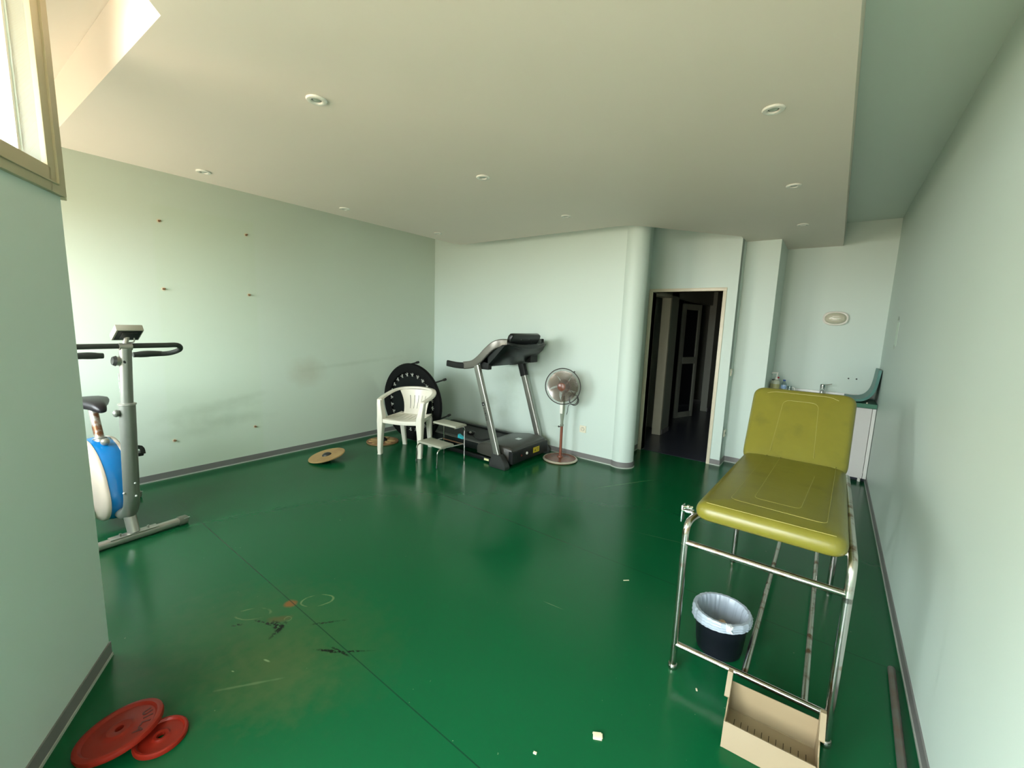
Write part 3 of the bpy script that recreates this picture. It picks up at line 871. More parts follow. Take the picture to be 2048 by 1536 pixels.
def tissue(u, v):
    x, y = (u - 0.5) * 0.10, (v - 0.5) * 0.08
    return (bx + 0.012 + x, by - 0.025 + y, 0.135 + 0.012 * math.sin(u * 9 + v * 4) + 0.010 * math.cos(v * 11) - 0.2 * abs(x))


grid_surface(bm, tissue, 14, 12, thick=0.002)
single('crumpled_tissue', bm, mat('stained_tissue', (0.72, 0.52, 0.36), 0.8, col2=(0.45, 0.22, 0.10), c2scale=40, c2lo=0.55, c2hi=0.65), 'crumpled stained tissue lying inside the lined waste bin', 'tissue', (bx, by, 0.13))

# ------------------------------------------------------------------ beige plastic tray in front of the couch
M_beige = mat('beige_plastic', (0.27, 0.205, 0.12), 0.42, var=0.04, scale=6)
tray = thing('desk_tray', 'beige plastic slotted tray standing on the floor in front of the couch', 'tray', (-0.03, 1.72, 0))
Mt = Matrix.Translation((-0.030, 1.72, 0)) @ rotz(R(2.5))
W = 0.146
bm = new(); box(bm, (-W, 0.086, 0.004), (W, 0.090, 0.145), Mt, 0.0012); obj('back_panel', bm, M_beige, tray, smooth=False)
bm = new(); box(bm, (-W, -0.075, 0.018), (W, 0.088, 0.022), Mt)
box(bm, (-W, 0.084, 0.018), (W, 0.088, 0.0255), Mt, 0.001)
fl = obj('base_plate', bm, M_beige, tray, smooth=False)
bm = new()
Mfl = Mt @ Matrix.Translation((0, -0.092, 0)) @ Matrix.Rotation(R(-17), 4, 'X')
box(bm, (-W, -0.002, 0.0), (W, 0.002, 0.090), Mfl); box(bm, (-W + 0.006, -0.003, 0.086), (W - 0.006, 0.0045, 0.092), Mfl, 0.001)
obj('front_lip', bm, M_beige, tray, smooth=False)
M_slot = mat('slot_dark', (0.05, 0.035, 0.02), 0.8)
for k in range(11):
    x = -0.118 + k * 0.0236
    bm = new(); box(bm, (x - 0.0013, 0.006, 0.0215), (x + 0.0013, 0.040, 0.0228), Mt); obj('slot', bm, M_slot, fl, smooth=False)
for s in (-1, 1):
    bm = new()
    pr = [(0.090, 0.0), (0.090, 0.178), (0.083, 0.196), (0.066, 0.196), (0.012, 0.128), (-0.004, 0.122), (-0.030, 0.098), (-0.066, 0.088), (-0.094, 0.0)]
    Ms = Mt @ Matrix.Translation((s * W, 0, 0)) @ Matrix(((0, 0, 1, 0), (1, 0, 0, 0), (0, 1, 0, 0), (0, 0, 0, 1)))
    prism(bm, pr, -0.0022, 0.0022, Ms)
    obj('side_panel', bm, M_beige, tray, smooth=False)
    bm = new()   # outward flange down the sloping edge
    p3 = [(s * W, 0.088, 0.150), (s * W, 0.083, 0.197), (s * W, 0.066, 0.197), (s * W, 0.012, 0.129)]
    P_ = [Mt @ Vector(q) for q in p3[1:]]
    off_ = Mt.to_3x3() @ Vector((s * 0.016, 0, 0)); dn = Vector((0, 0, -0.004))
    vs_a = [bm.verts.new(p) for p in P_] ; vs_b = [bm.verts.new(p + off_) for p in P_]
    vs_c = [bm.verts.new(p + off_ + dn) for p in P_]; vs_d = [bm.verts.new(p + dn) for p in P_]
    for i in range(2):
        for A_, B_ in ((vs_a, vs_b), (vs_b, vs_c), (vs_c, vs_d), (vs_d, vs_a)): bm.faces.new((A_[i], A_[i + 1], B_[i + 1], B_[i]))
    bm.faces.new((vs_a[0], vs_b[0], vs_c[0], vs_d[0])); bm.faces.new((vs_a[-1], vs_b[-1], vs_c[-1], vs_d[-1]))
    obj('flange', bm, M_beige, tray, smooth=False)

# ------------------------------------------------------------------ rusty pipe along the right wall
bm = new(); tube(bm, [(0.384, 2.53, 0.016), (0.366, 1.90, 0.016), (0.340, 0.95, 0.016)], 0.0145, 14)
single('metal_tube', bm, mat('dull_rusty_tube', (0.20, 0.19, 0.165), 0.4, metal=0.6, col2=(0.20, 0.13, 0.10), c2scale=7, c2lo=0.45, c2hi=0.65), 'dull rusty metal tube lying on the floor along the right wall', 'metal tube', (0.366, 1.9, 0.016))

# crumbs on the floor
M_crumb = mat('cream_foam', (0.75, 0.68, 0.48), 0.8)
for (x, y, sx, sy, a, lab) in ((-0.555, 1.354, 0.016, 0.011, 0.5, 'largest cream scrap on the green floor in the foreground'), (-0.707, 1.150, 0.006, 0.004, 0.2, 'small cream scrap on the floor at the bottom edge of the photo'), (-0.311, 1.828, 0.007, 0.003, 2.0, 'tiny yellowish scrap on the floor near the front leg of the couch'), (-0.87, 2.40, 0.018, 0.0025, 0.75, 'thin yellowish sliver on the floor left of the couch')):
    bm = new(); M_ = Matrix.Translation((x, y, 0.0)) @ rotz(a)
    g = box(bm, (-sx, -sy, 0.0), (sx, sy, min(sy, 0.008)), M_, 0.0008)
    for v in bm.verts: v.co += Vector((random.uniform(-1, 1), random.uniform(-1, 1), 0)) * sy * 0.25
    single('foam_scrap', bm, M_crumb, lab, 'scrap', (x, y, 0), group='scraps on the green floor')

# ------------------------------------------------------------------ weight plates
M_red = mat('red_enamel', (0.25, 0.014, 0.006), 0.42, spec=0.3, var=0.15, scale=10, bump=0.2, bscale=30)
M_red_dark = mat('dark_red_enamel', (0.09, 0.006, 0.005), 0.5)


def plate(name, label, c, r, th, M, hole=0.013, letters=None):
    t = thing(name, label, 'weight plate', c, 0, 'red weight plates by the near wall')
    W_ = Matrix.Translation(c) @ M
    bm = new()
    k = r
    P = [(hole, th * 0.85), (hole + 0.004, th * 0.92), (k * 0.28, th * 0.92), (k * 0.33, th * 0.72), (k * 0.42, th * 0.62), (k * 0.80, th * 0.62), (k * 0.86, th * 0.98), (k * 0.93, th), (k * 0.985, th * 0.85), (k, th * 0.5), (k * 0.985, th * 0.12), (k * 0.93, 0), (hole + 0.004, 0), (hole, th * 0.1)]
    P.append(P[0])
    lathe(bm, P, W_, 64, cap=False); bmesh.ops.remove_doubles(bm, verts=bm.verts, dist=1e-6)
    d = obj('disc', bm, M_red, t)
    if letters:
        for i, ch in enumerate(letters):
            a = R(104 - i * 21)
            Ml = W_ @ rotz(a) @ Matrix.Translation((k * 0.62, 0, th * 0.62)) @ rotz(R(-90))
            text_obj('letter', ch, k * 0.30, Ml, M_red_dark, t, 0.0012, 1.0, 0.0012)
    return t


plate('weight_plate', 'smaller red weight plate lying flat on the floor, partly under the bigger one', (-1.812, 0.318, 0.0), 0.082, 0.020, Matrix.Identity(4), 0.0135, None)
tilt = Matrix.Rotation(R(-9.5), 4, Vector((-0.63, 0.77, 0)))
plate('weight_plate', 'larger red weight plate with raised letters, leaning on the smaller one', (-1.925, 0.228, 0.0215), 0.128, 0.024, tilt @ rotz(R(-10)), 0.0135, 'UILA')

# ------------------------------------------------------------------ wobble boards
M_wood = mat('worn_birch', (0.42, 0.27, 0.11), 0.5, var=0.12, scale=14, col2=(0.30, 0.17, 0.07), c2scale=8, c2lo=0.5, c2hi=0.75)
M_wood_dark = mat('brown_varnish', (0.28, 0.14, 0.06), 0.45, var=0.2, scale=12)
t = thing('wobble_board', 'round plain wooden wobble board tipped to one side near the left wall', 'balance board', (-4.34, 2.36, 0))
Mw = Matrix.Translation((-4.345, 2.362, 0.052)) @ Matrix.Rotation(R(12), 4, Vector((0.93, -0.36, 0)))
bm = new(); lathe(bm, [(0.0, -0.008), (0.188, -0.008), (0.193, -0.004), (0.193, 0.004), (0.188, 0.008), (0.0, 0.008)], Mw, 64, cap=False)
bmesh.ops.remove_doubles(bm, verts=bm.verts, dist=1e-6); obj('deck', bm, M_wood, t)
bm = new(); ball(bm, (0, 0, -0.006), 0.055, Mw, sz=0.72); obj('dome_foot', bm, M_charcoal, t)
bm = new(); lathe(bm, [(0.0, 0.0085), (0.008, 0.0095), (0.010, 0.008)], Mw, 16, cap=False); obj('screw', bm, M_steel, t)
t = thing('wobble_board', 'upturned wooden wobble board with petal cut-outs and black hub behind the white chair', 'balance board', (-4.52, 3.215, 0))
Mw = Matrix.Translation((-4.52, 3.215, 0.0))
bm = new(); lathe(bm, [(0.0, 0.0), (0.196, 0.0), (0.200, 0.004), (0.200, 0.012), (0.196, 0.016), (0.0, 0.016)], Mw, 64, cap=False)
bmesh.ops.remove_doubles(bm, verts=bm.verts, dist=1e-6); dk = obj('deck', bm, M_wood_dark, t)
bm = new()
for k in range(9):
    a = 2 * PI * k / 9
    Mp = Mw @ rotz(a) @ Matrix.Translation((0.115, 0, 0.016))
    lp = []
    for z, s in ((0, 1), (0.007, 0.85), (0.009, 0.5)):
        lp.append([Mp @ Vector((0.062 * s * math.cos(u), 0.030 * s * math.sin(u) * (1 + 0.35 * math.cos(u)), z)) for u in [2 * PI * j / 20 for j in range(20)]])
    rings(bm, lp)
obj('petals', bm, M_wood, dk)
bm = new(); lathe(bm, [(0.058, 0.016), (0.056, 0.032), (0.044, 0.050), (0.022, 0.060), (0.0, 0.062)], Mw, 32, cap=False); obj('dome_foot', bm, M_rubber, t)

# ------------------------------------------------------------------ white garden chair
M_chair = mat('white_resin', (0.80, 0.76, 0.66), 0.32, var=0.03, scale=5)
ca = R(24.5); CX, CYY = -3.975, 3.20
chair = thing('garden_chair', 'white moulded plastic garden armchair in the far left corner', 'chair', (CX, CYY, 0))
Mc = Matrix.Translation((CX, CYY, 0)) @ rotz(ca)      # local x = chair width, y = backwards, z up


def cp(x, y, z): return Mc @ Vector((x, y, z))


def strip(bm, path, wa, wb, up):
    """flat-ish bar with rounded section; wa across, wb thick"""
    tube(bm, [cp(*p) for p in path], 1.0, prof=rrect(wa, wb, min(wa, wb) * 0.35, 3), up=Mc.to_3x3() @ Vector(up))


for s in (-1, 1):
    bm = new()       # front leg: angle section, wider at the top
    lp = []
    for z, x, y, a, b in ((0.0, 0.254, -0.225, 0.024, 0.028), (0.018, 0.252, -0.222, 0.022, 0.028), (0.06, 0.256, -0.22, 0.023, 0.029), (0.25, 0.250, -0.212, 0.028, 0.036), (0.40, 0.245, -0.205, 0.036, 0.046), (0.46, 0.245, -0.200, 0.034, 0.048), (0.60, 0.268, -0.190, 0.026, 0.036), (0.645, 0.272, -0.180, 0.024, 0.036)):
        lp.append([cp(s * x + px, y + py, z) for px, py in rrect(a * 2, b * 2, 0.010, 3)])
    rings(bm, lp); obj('front_leg', bm, M_chair, chair)
    bm = new()
    lp = []
    for z, x, y, a, b in ((0.0, 0.175, 0.245, 0.026, 0.022), (0.02, 0.174, 0.240, 0.025, 0.021), (0.25, 0.178, 0.200, 0.030, 0.024), (0.38, 0.185, 0.175, 0.036, 0.028), (0.43, 0.182, 0.165, 0.03, 0.03)):
        lp.append([cp(s * x + px, y + py, z) for px, py in rrect(a * 2, b * 2, 0.010, 3)])
    rings(bm, lp); obj('rear_leg', bm, M_chair, chair)
# seat with slots
bm = new()


def seatf(u, v):
    x = (u - 0.5) * 2; hw = 0.245 - 0.04 * v
    y = -0.235 + 0.44 * v
    z = 0.430 - 0.018 * (1 - x * x) - 0.012 * math.sin(PI * v) - (0.035 * max(0, (0.08 - v) / 0.08))
    return cp(x * hw, y, z)


def seat_skip(i, j):
    return (i % 8 == 4) and 8 < i < 56 and 10 < j < 26


grid_surface(bm, seatf, 64, 30, seat_skip, thick=0.006)
obj('seat', bm, M_chair, chair, ang=50)
bm = new()       # apron under the seat
tube(bm, [cp(x, -0.232 + 0.0 * x, 0.408 - 0.015 * (1 - (x / 0.24) ** 2)) for x in [-0.24 + 0.48 * k / 16 for k in range(17)]], 1.0, prof=rrect(0.016, 0.045, 0.006, 3), up=(0, 0, 1))
for s in (-1, 1): tube(bm, [cp(s * 0.242, -0.2, 0.408), cp(s * 0.205, 0.19, 0.408)], 1.0, prof=rrect(0.014, 0.045, 0.005, 3), up=(0, 0, 1))
obj('apron', bm, M_chair, chair)
# back shell with slots
bm = new()


def backf(u, v):
    x = (u - 0.5) * 2
    hw = 0.150 + 0.075 * v ** 2.2
    z = 0.415 + 0.300 * v
    y = 0.195 + 0.095 * v - 0.055 * x * x * (0.5 + v) + 0.015 * math.sin(PI * v)
    return cp(x * hw, y, z)


def back_skip(i, j):
    return (i % 8 == 4) and 6 < i < 50 and 5 < j < 21


grid_surface(bm, backf, 56, 28, back_skip, thick=0.006)
obj('backrest', bm, M_chair, chair, ang=50)
# arms and top rail in one sweep
bm = new()
path = smooth_path([(-0.272, -0.200, 0.640), (-0.285, -0.10, 0.658), (-0.288, 0.03, 0.680), (-0.262, 0.15, 0.708), (-0.18, 0.245, 0.730), (0, 0.285, 0.738), (0.18, 0.245, 0.730), (0.262, 0.15, 0.708), (0.288, 0.03, 0.680), (0.285, -0.10, 0.658), (0.272, -0.200, 0.640)], 5)
tube(bm, [cp(*p) for p in path], 1.0, prof=rrect(0.056, 0.028, 0.010, 3), up=(0, 0, 1))
obj('arm_rail', bm, M_chair, chair, ang=50)

# ------------------------------------------------------------------ two-step stool
M_tread = mat('ribbed_grey_rubber', (0.38, 0.38, 0.30), 0.55, var=0.08, scale=40, bump=0.3, bscale=80)
stool = thing('step_stool', 'small two-step stool with grey treads in front of the treadmill', 'step stool', (-3.44, 3.2, 0))
for nm, lo, hi in (('lower_tread', (-3.618, 3.045, 0.205), (-3.245, 3.235, 0.228)), ('upper_tread', (-3.60, 3.255, 0.398), (-3.235, 3.425, 0.421))):
    bm = new(); box(bm, lo, hi, bev=0.004)
    box(bm, (lo[0] - 0.003, lo[1] - 0.003, lo[2] + 0.003), (hi[0] + 0.003, hi[1] + 0.003, hi[2] - 0.006), bev=0.003)
    obj(nm, bm, M_tread, stool)
for x in (-3.600, -3.262):
    bm = new()
    tube(bm, fillet([(x, 3.005, 0), (x, 3.012, 0.196), (x, 3.18, 0.196), (x, 3.405, 0.185)], 0.05, 6), 0.008, 10)
    obj('front_tube', bm, M_chrome, stool)
    bm = new()
    tube(bm, fillet([(x, 3.430, 0), (x, 3.425, 0.388), (x, 3.26, 0.388)], 0.05, 6), 0.008, 10)
    obj('rear_tube', bm, M_chrome, stool)
bm = new(); tube(bm, [(-3.60, 3.405, 0.185), (-3.262, 3.405, 0.185)], 0.007, 8); obj('rear_brace', bm, M_rust, stool)
for x in (-3.600, -3.262):
    for y in (3.005, 3.43):
        bm = new(); lathe(bm, [(0.0105, 0.0), (0.0105, 0.018), (0.0085, 0.022)], Matrix.Translation((x, y, 0)), 12); obj('rubber_foot', bm, M_charcoal, stool)

# ------------------------------------------------------------------ mini trampoline on edge
tr_az, tr_t, tr_r = R(-84.6), R(-2.0), 0.51
tn = Vector((math.cos(tr_az) * math.cos(tr_t), math.sin(tr_az) * math.cos(tr_t), math.sin(tr_t)))
ts = tn.cross(Vector((0, 0, 1))).normalized(); tu = ts.cross(tn)
tc_ = Vector((-4.295, 3.512, tr_r * tu.z + 0.006))
Mtr = Matrix(((ts.x, tu.x, tn.x, tc_.x), (ts.y, tu.y, tn.y, tc_.y), (ts.z, tu.z, tn.z, tc_.z), (0, 0, 0, 1)))
tramp = thing('mini_trampoline', 'round black mini trampoline stood on edge behind the white chair', 'trampoline', (tc_.x, tc_.y, 0))
M_mat = mat('woven_black_mat', (0.003, 0.005, 0.005), 0.55, spec=0.18, bump=0.2, bscale=200)
M_skirt = mat('black_vinyl_skirt', (0.002, 0.0024, 0.0026), 0.55, spec=0.15, bump=0.3, bscale=30)
bm = new(); lathe(bm, [(0.0, 0.0), (0.352, 0.0), (0.356, 0.003), (0.352, 0.006), (0.0, 0.006)], Mtr, 64, cap=False); bmesh.ops.remove_doubles(bm, verts=bm.verts, dist=1e-6); obj('jumping_mat', bm, M_mat, tramp)
bm = new(); torus(bm, tr_r - 0.017, 0.016, Mtr, 72, 10); obj('rim_tube', bm, M_black, tramp)
bm = new(); lathe(bm, [(0.392, 0.010), (0.40, 0.020), (0.45, 0.028), (0.500, 0.024), (0.513, 0.006), (0.510, -0.012)], Mtr, 72, cap=False); obj('edge_cover', bm, M_skirt, tramp)
bm = new(); lathe(bm, [(0.350, -0.012), (0.49, -0.010), (0.49, -0.006), (0.350, -0.008), (0.350, -0.012)], Mtr, 72, cap=False); obj('under_skirt', bm, M_skirt, tramp)
M_spring = mat('pale_springs', (0.62, 0.64, 0.58), 0.4, metal=0.2)
for k in range(24):
    a = 2 * PI * (k + 0.3) / 24
    bm = new(); Ms = Mtr @ rotz(a)
    n_ = 26
    tube(bm, [Ms @ Vector((0.342 + 0.050 * j / n_, 0.0065 * math.cos(j * 1.7), 0.006 + 0.0055 * math.sin(j * 1.7))) for j in range(n_ + 1)], 0.0016, 4)
    tube(bm, [Ms @ Vector((0.378, -0.026, 0.012)), Ms @ Vector((0.364, 0, 0.014)), Ms @ Vector((0.380, 0.024, 0.012))], 0.0034, 5); tube(bm, [Ms @ Vector((0.348, -0.012, 0.010)), Ms @ Vector((0.364, 0, 0.014)), Ms @ Vector((0.350, 0.012, 0.010))], 0.0028, 5)
    obj('spring', bm, M_spring, tramp)
for k, a in enumerate((R(80), R(21), R(-39), R(-97), R(143), R(200))):
    a0 = Mtr @ Vector((0.487 * math.cos(a), 0.487 * math.sin(a), 0)); a1 = Mtr @ Vector((0.487 * math.cos(a), 0.487 * math.sin(a), -0.215)) + Vector((0, 0, 0.02))
    if a1.z < 0.14 and k in (3,): continue
    bm = new(); tube(bm, [a0, a1], 0.011, 10); lg = obj('leg', bm, M_black, tramp)
    bm = new(); d_ = (a1 - a0).normalized(); tube(bm, [a1 - d_ * 0.045, a1 - d_ * 0.035, a1 + d_ * 0.004, a1 + d_ * 0.010], [0.012, 0.0165, 0.0165, 0.012], 12); obj('rubber_cap', bm, M_rubber, lg)

# ------------------------------------------------------------------ treadmill
tm = thing('treadmill', 'black and silver folding treadmill against the back wall', 'treadmill', (-3.2, 3.9, 0))
M_silver = mat('silver_paint', (0.30, 0.30, 0.275), 0.28, metal=0.75, var=0.04)
M_silver_dark = mat('satin_grey_band', (0.16, 0.155, 0.135), 0.32, metal=0.5, var=0.04)
M_belt = mat('black_running_belt', (0.013, 0.013, 0.013), 0.6, bump=0.5, bscale=300)
M_hood = mat('dark_grey_hood', (0.042, 0.041, 0.034), 0.35, var=0.05)
YN, YF = 3.505, 4.27
bm = new(); box(bm, (-4.18, 3.63, 0.135), (-3.10, 4.19, 0.160), bev=0.004); obj('running_belt', bm, M_belt, tm)
bm = new(); tube(bm, [(-4.20, 3.63, 0.128), (-4.20, 4.19, 0.128)], 0.030, 20); obj('rear_roller', bm, M_charcoal, tm)
for y0, y1 in ((3.588, 3.640), (4.180, 4.255)):
    bm = new()
    box(bm, (-4.27, y0, 0.085), (-2.95, y1, 0.178), bev=0.012, seg=3); sr = obj('side_rail', bm, M_black_gloss, tm)
    bm = new(); box(bm, (-4.22, y0 + 0.012, 0.176), (-2.97, y1 - 0.014, 0.1825), bev=0.003); obj('foot_strip', bm, M_charcoal, sr)
    bm = new(); tube(bm, [(-4.22, y0 + 0.006 if y0 < 3.7 else y1 - 0.006, 0.172), (-3.0, y0 + 0.006 if y0 < 3.7 else y1 - 0.006, 0.172)], 0.006, 8); obj('trim_strip', bm, M_silver_dark, sr)
# motor cover
bm = new()
lp = []
for x, z, ins in ((-3.19, 0.150, 0.05), (-3.185, 0.175, 0.04), (-3.10, 0.205, 0.02), (-2.90, 0.235, 0.012), (-2.72, 0.232, 0.014), (-2.665, 0.215, 0.02), (-2.652, 0.180, 0.02), (-2.650, 0.085, 0.02)):
    lp.append([Vector((x, 3.525 + ins, 0.07)), Vector((x, 3.525 + ins, z - 0.03)), Vector((x, 3.54 + ins, z - 0.008)), Vector((x, 3.57 + ins, z)), Vector((x, 4.20 - ins, z)), Vector((x, 4.235 - ins, z - 0.008)), Vector((x, 4.25 - ins, z - 0.03)), Vector((x, 4.25 - ins, 0.07))])
rings(bm, lp); hd = obj('motor_cover', bm, M_hood, tm, ang=40)
bm = new()
box(bm, (-2.70, 3.535, 0.045), (-2.640, 4.24, 0.185), bev=0.012, seg=3); fr = obj('front_panel', bm, M_black, tm)
bm = new(); box(bm, (-2.6405, 3.93, 0.093), (-2.6385, 4.055, 0.157)); sk = obj('warning_sticker', bm, mat('yellow_label', (0.62, 0.47, 0.02), 0.4, var=0.2, scale=60), fr, smooth=False, label='yellow warning label')
bm = new(); prism(bm, [(3.955, 0.110), (3.985, 0.110), (3.970, 0.138)], -0.0008, 0.0008, Matrix(((0, 0, 1, -2.638), (1, 0, 0, 0), (0, 1, 0, 0), (0, 0, 0, 1))))
for i in range(3): box(bm, (-2.6386, 3.995, 0.108 + i * 0.014), (-2.638, 4.04, 0.112 + i * 0.014))
obj('pictogram', bm, mat('label_ink', (0.09, 0.06, 0.01), 0.5), sk, smooth=False)
bm = new(); lathe(bm, [(0.016, 0), (0.016, 0.008), (0.010, 0.014), (0.0, 0.015)], Matrix.Translation((-2.640, 3.80, 0.125)) @ Matrix.Rotation(R(90), 4, 'Y'), 20, cap=False); obj('power_button', bm, M_white_plastic, fr)
bm = new(); lathe(bm, [(0.010, 0), (0.010, 0.006), (0.0, 0.007)], Matrix.Translation((-2.640, 3.70, 0.118)) @ Matrix.Rotation(R(90), 4, 'Y'), 16, cap=False); obj('reset_button', bm, mat('dull_red_plastic', (0.20, 0.03, 0.02), 0.5), fr)
bm = new(); box(bm, (-2.86, 3.86, 0.2325), (-2.80, 3.93, 0.2355), bev=0.002); obj('badge', bm, M_steel, hd)
# base frame on the floor
bm = new(); box(bm, (-3.80, 3.515, 0.015), (-2.75, 3.545, 0.060), bev=0.004); box(bm, (-3.90, 4.235, 0.015), (-2.75, 4.265, 0.060), bev=0.004)
box(bm, (-2.80, 3.545, 0.012), (-2.745, 4.235, 0.055), bev=0.004); box(bm, (-3.80, 3.545, 0.012), (-3.76, 4.235, 0.055), bev=0.004)
bf = obj('base_frame', bm, M_black, tm)
bm = new(); box(bm, (-3.03, 3.5135, 0.022), (-2.96, 3.5150, 0.046)); obj('label_sticker', bm, mat('pale_yellow_label', (0.70, 0.68, 0.36), 0.5), bf, smooth=False)
for y, s in ((3.475, -1), (4.305, 1)):
    bm = new()
    lp = []
    for z, x0, x1, hy in ((0.0, -2.885, -2.665, 0.040), (0.012, -2.89, -2.66, 0.044), (0.05, -2.885, -2.668, 0.042), (0.10, -2.87, -2.70, 0.038), (0.150, -2.865, -2.745, 0.034)):
        lp.append([Vector((x0, y - hy, z)), Vector((x1, y - hy, z)), Vector((x1, y + hy, z)), Vector((x0, y + hy, z))])
    rings(bm, lp); bmesh.ops.bevel(bm, geom=list(bm.edges), offset=0.004, segments=2, affect='EDGES'); obj('foot', bm, M_charcoal, tm)
    bm = new()
    tube(bm, [(-2.806, y, 0.13), (-3.135, y, 1.10)], 1.0, prof=rrect(0.052, 0.078, 0.017, 5), up=(1, 0, 0)); up_ = obj('upright', bm, M_silver, tm, ang=50)
    bm = new(); tube(bm, [(-3.075, y, 0.93), (-3.135, y, 1.11)], 1.0, prof=rrect(0.066, 0.09, 0.015, 4), up=(1, 0, 0))
    if s > 0: obj('upright_cap', bm, M_black, tm)
    else: bm.free()
    if s < 0:
        d_ = Vector((-0.329, 0, 0.97)).normalized()
        def on_up(k, w_=0.0):  # point on the near face of the upright
            return Vector((-2.806, y - 0.0262, 0.13)) + d_ * k + Vector((d_.z, 0, -d_.x)) * w_
        Mtx = Matrix(((-d_.x * 1, d_.z, 0, 0), (0, 0, -1, 0), (-d_.z * 1, -d_.x, 0, 0), (0, 0, 0, 1)))
        # text runs down the post: local x = down the post
        cx_ = on_up(0.475, -0.012)
        Mtxt = Matrix.Translation(cx_) @ Mtx
        text_obj('lettering', 'DOMYOS', 0.030, Mtxt, M_black, up_, 0.0006, 1.25, 0.0006)
        lg_ = on_up(0.590, -0.012)
        bm = new(); box(bm, (-0.019, -0.019, 0.0), (0.019, 0.019, 0.0012), Matrix.Translation(lg_) @ Mtx, 0.0); lo_ = obj('logo', bm, M_black, up_, smooth=False)
        bm = new(); Mq = Matrix.Translation(lg_ + Vector((0, -0.0013, 0))) @ Mtx
        tube(bm, [Mq @ Vector((-0.010, 0.007, 0)), Mq @ Vector((0.0, -0.003, 0)), Mq @ Vector((0.010, 0.006, 0))], 0.0018, 5); tube(bm, [Mq @ Vector((0.0, -0.003, 0)), Mq @ Vector((0.001, -0.011, 0))], 0.0018, 5)
        obj('logo_mark', bm, M_steel, lo_)
# hand rails and front band in one U
near = [(-3.33, 3.47, 1.085), (-3.20, 3.47, 1.110), (-3.09, 3.47, 1.180), (-3.00, 3.475, 1.265), (-2.91, 3.485, 1.335), (-2.84, 3.51, 1.362), (-2.78, 3.55, 1.366)]
for k_ in (0, 1):
    bm = new(); P_ = near if k_ == 0 else [(x, 7.79 - y, z) for x, y, z in near]
    tube(bm, smooth_path(P_, 5), 1.0, prof=rrect(0.030, 0.086, 0.012, 4), up=(0, 0, 1)); obj('hand_rail', bm, M_silver_dark if k_ == 0 else M_black_gloss, tm, ang=50)
bm = new()
U = smooth_path([(-2.79, 3.54, 1.364), (-2.735, 3.60, 1.345), (-2.712, 3.74, 1.325), (-2.705, 3.895, 1.318), (-2.712, 4.05, 1.325), (-2.735, 4.19, 1.345), (-2.79, 4.25, 1.364)], 5)
tube(bm, U, 1.0, prof=rrect(0.026, 0.040, 0.008, 4), up=(0, 0, 1)); obj('front_band', bm, M_black_gloss, tm, ang=50)
for y in (3.47, 4.32):
    bm = new(); tube(bm, smooth_path([(-3.60, y, 1.088), (-3.45, y, 1.078), (-3.32, y, 1.082)], 5), 1.0, prof=rrect(0.034, 0.072, 0.014, 4), up=(0, 0, 1)); obj('grip', bm, M_black, tm, ang=50)
# console underside and screen
bm = new()
sec = []
for (x0, z0), (x1, z1), (x2, z2), (x3, z3), ins in ((((-3.10, 1.115)), (-2.80, 1.30), (-2.86, 1.335), (-3.12, 1.165), 0.0), (((-3.10, 1.115)), (-2.78, 1.30), (-2.84, 1.345), (-3.12, 1.165), 0.0)):
    pass
ys = (3.50, 3.54, 3.90, 4.25, 4.29)
for i, y in enumerate(ys):
    k = 0.03 if i in (0, 4) else 0.0
    sec.append([Vector((-3.13 + k, y, 1.12 + k)), Vector((-2.98, y, 1.10 + k)), Vector((-2.78 - k, y, 1.27 + k)), Vector((-2.74 - k, y, 1.35 - k * .3)), Vector((-2.90, y, 1.36 - k)), Vector((-3.05, y, 1.25 - k))])
rings(bm, sec); obj('console_tray', bm, M_black_gloss, tm, ang=40)
bm = new(); box(bm, (-3.12, 3.50, 1.06), (-2.99, 3.56, 1.20), bev=0.012, seg=3); obj('bracket', bm, M_black, tm)
bm = new(); box(bm, (-2.95, 4.12, 1.12), (-2.86, 4.27, 1.28), bev=0.012, seg=3); obj('bracket', bm, M_black, tm)
Mcn = Matrix.Translation((-2.775, 3.845, 1.400)) @ Matrix.Rotation(R(-62), 4, 'Y')
bm = new()
lp = []
for x, hw, hz in ((-0.080, 0.250, 0.020), (-0.070, 0.262, 0.030), (0.03, 0.278, 0.032), (0.062, 0.268, 0.028), (0.072, 0.252, 0.018)):
    lp.append([Mcn @ Vector((x, py, pz)) for py, pz in rrect(hw * 2, hz * 2, 0.018, 4)])
rings(bm, lp); cs = obj('console', bm, M_black_gloss, tm, ang=40)
bm = new(); ball(bm, (0.02, -0.10, -0.032), 0.004, Mcn, u=8, v=6); ball(bm, (0.02, 0.05, -0.032), 0.004, Mcn, u=8, v=6); obj('screws', bm, M_steel, cs)
bm = new(); box(bm, (-0.05, -0.20, 0.031), (0.05, 0.20, 0.0335), Mcn, 0.001); obj('display', bm, mat('lcd_grey', (0.10, 0.12, 0.10), 0.15), cs)
# cord and clip on the belt
bm = new(); tube(bm, smooth_path([(-3.52, 3.86, 0.166), (-3.42, 3.78, 0.167), (-3.34, 3.74, 0.167), (-3.26, 3.78, 0.167), (-3.22, 3.88, 0.167)], 6), 0.006, 8)
single('safety_cord', bm, M_rubber, 'thin black cord curling over the treadmill belt', 'cord', (-3.3, 3.8, 0.166))
t = thing('exercise_pouch', 'small black pouch with a silver eyelet lying on the treadmill belt', 'exercise accessory', (-3.56, 3.86, 0.16))
bm = new(); ball(bm, (-3.56, 3.86, 0.184), 0.06, sx=1.1, sy=0.8, sz=0.38); obj('pouch', bm, M_black, t)
bm = new(); torus(bm, 0.010, 0.0035, Matrix.Translation((-3.535, 3.82, 0.196)) @ Matrix.Rotation(R(60), 4, Vector((1, 0.8, 0))), 20, 6); obj('eyelet', bm, M_steel, t)
bm = new()
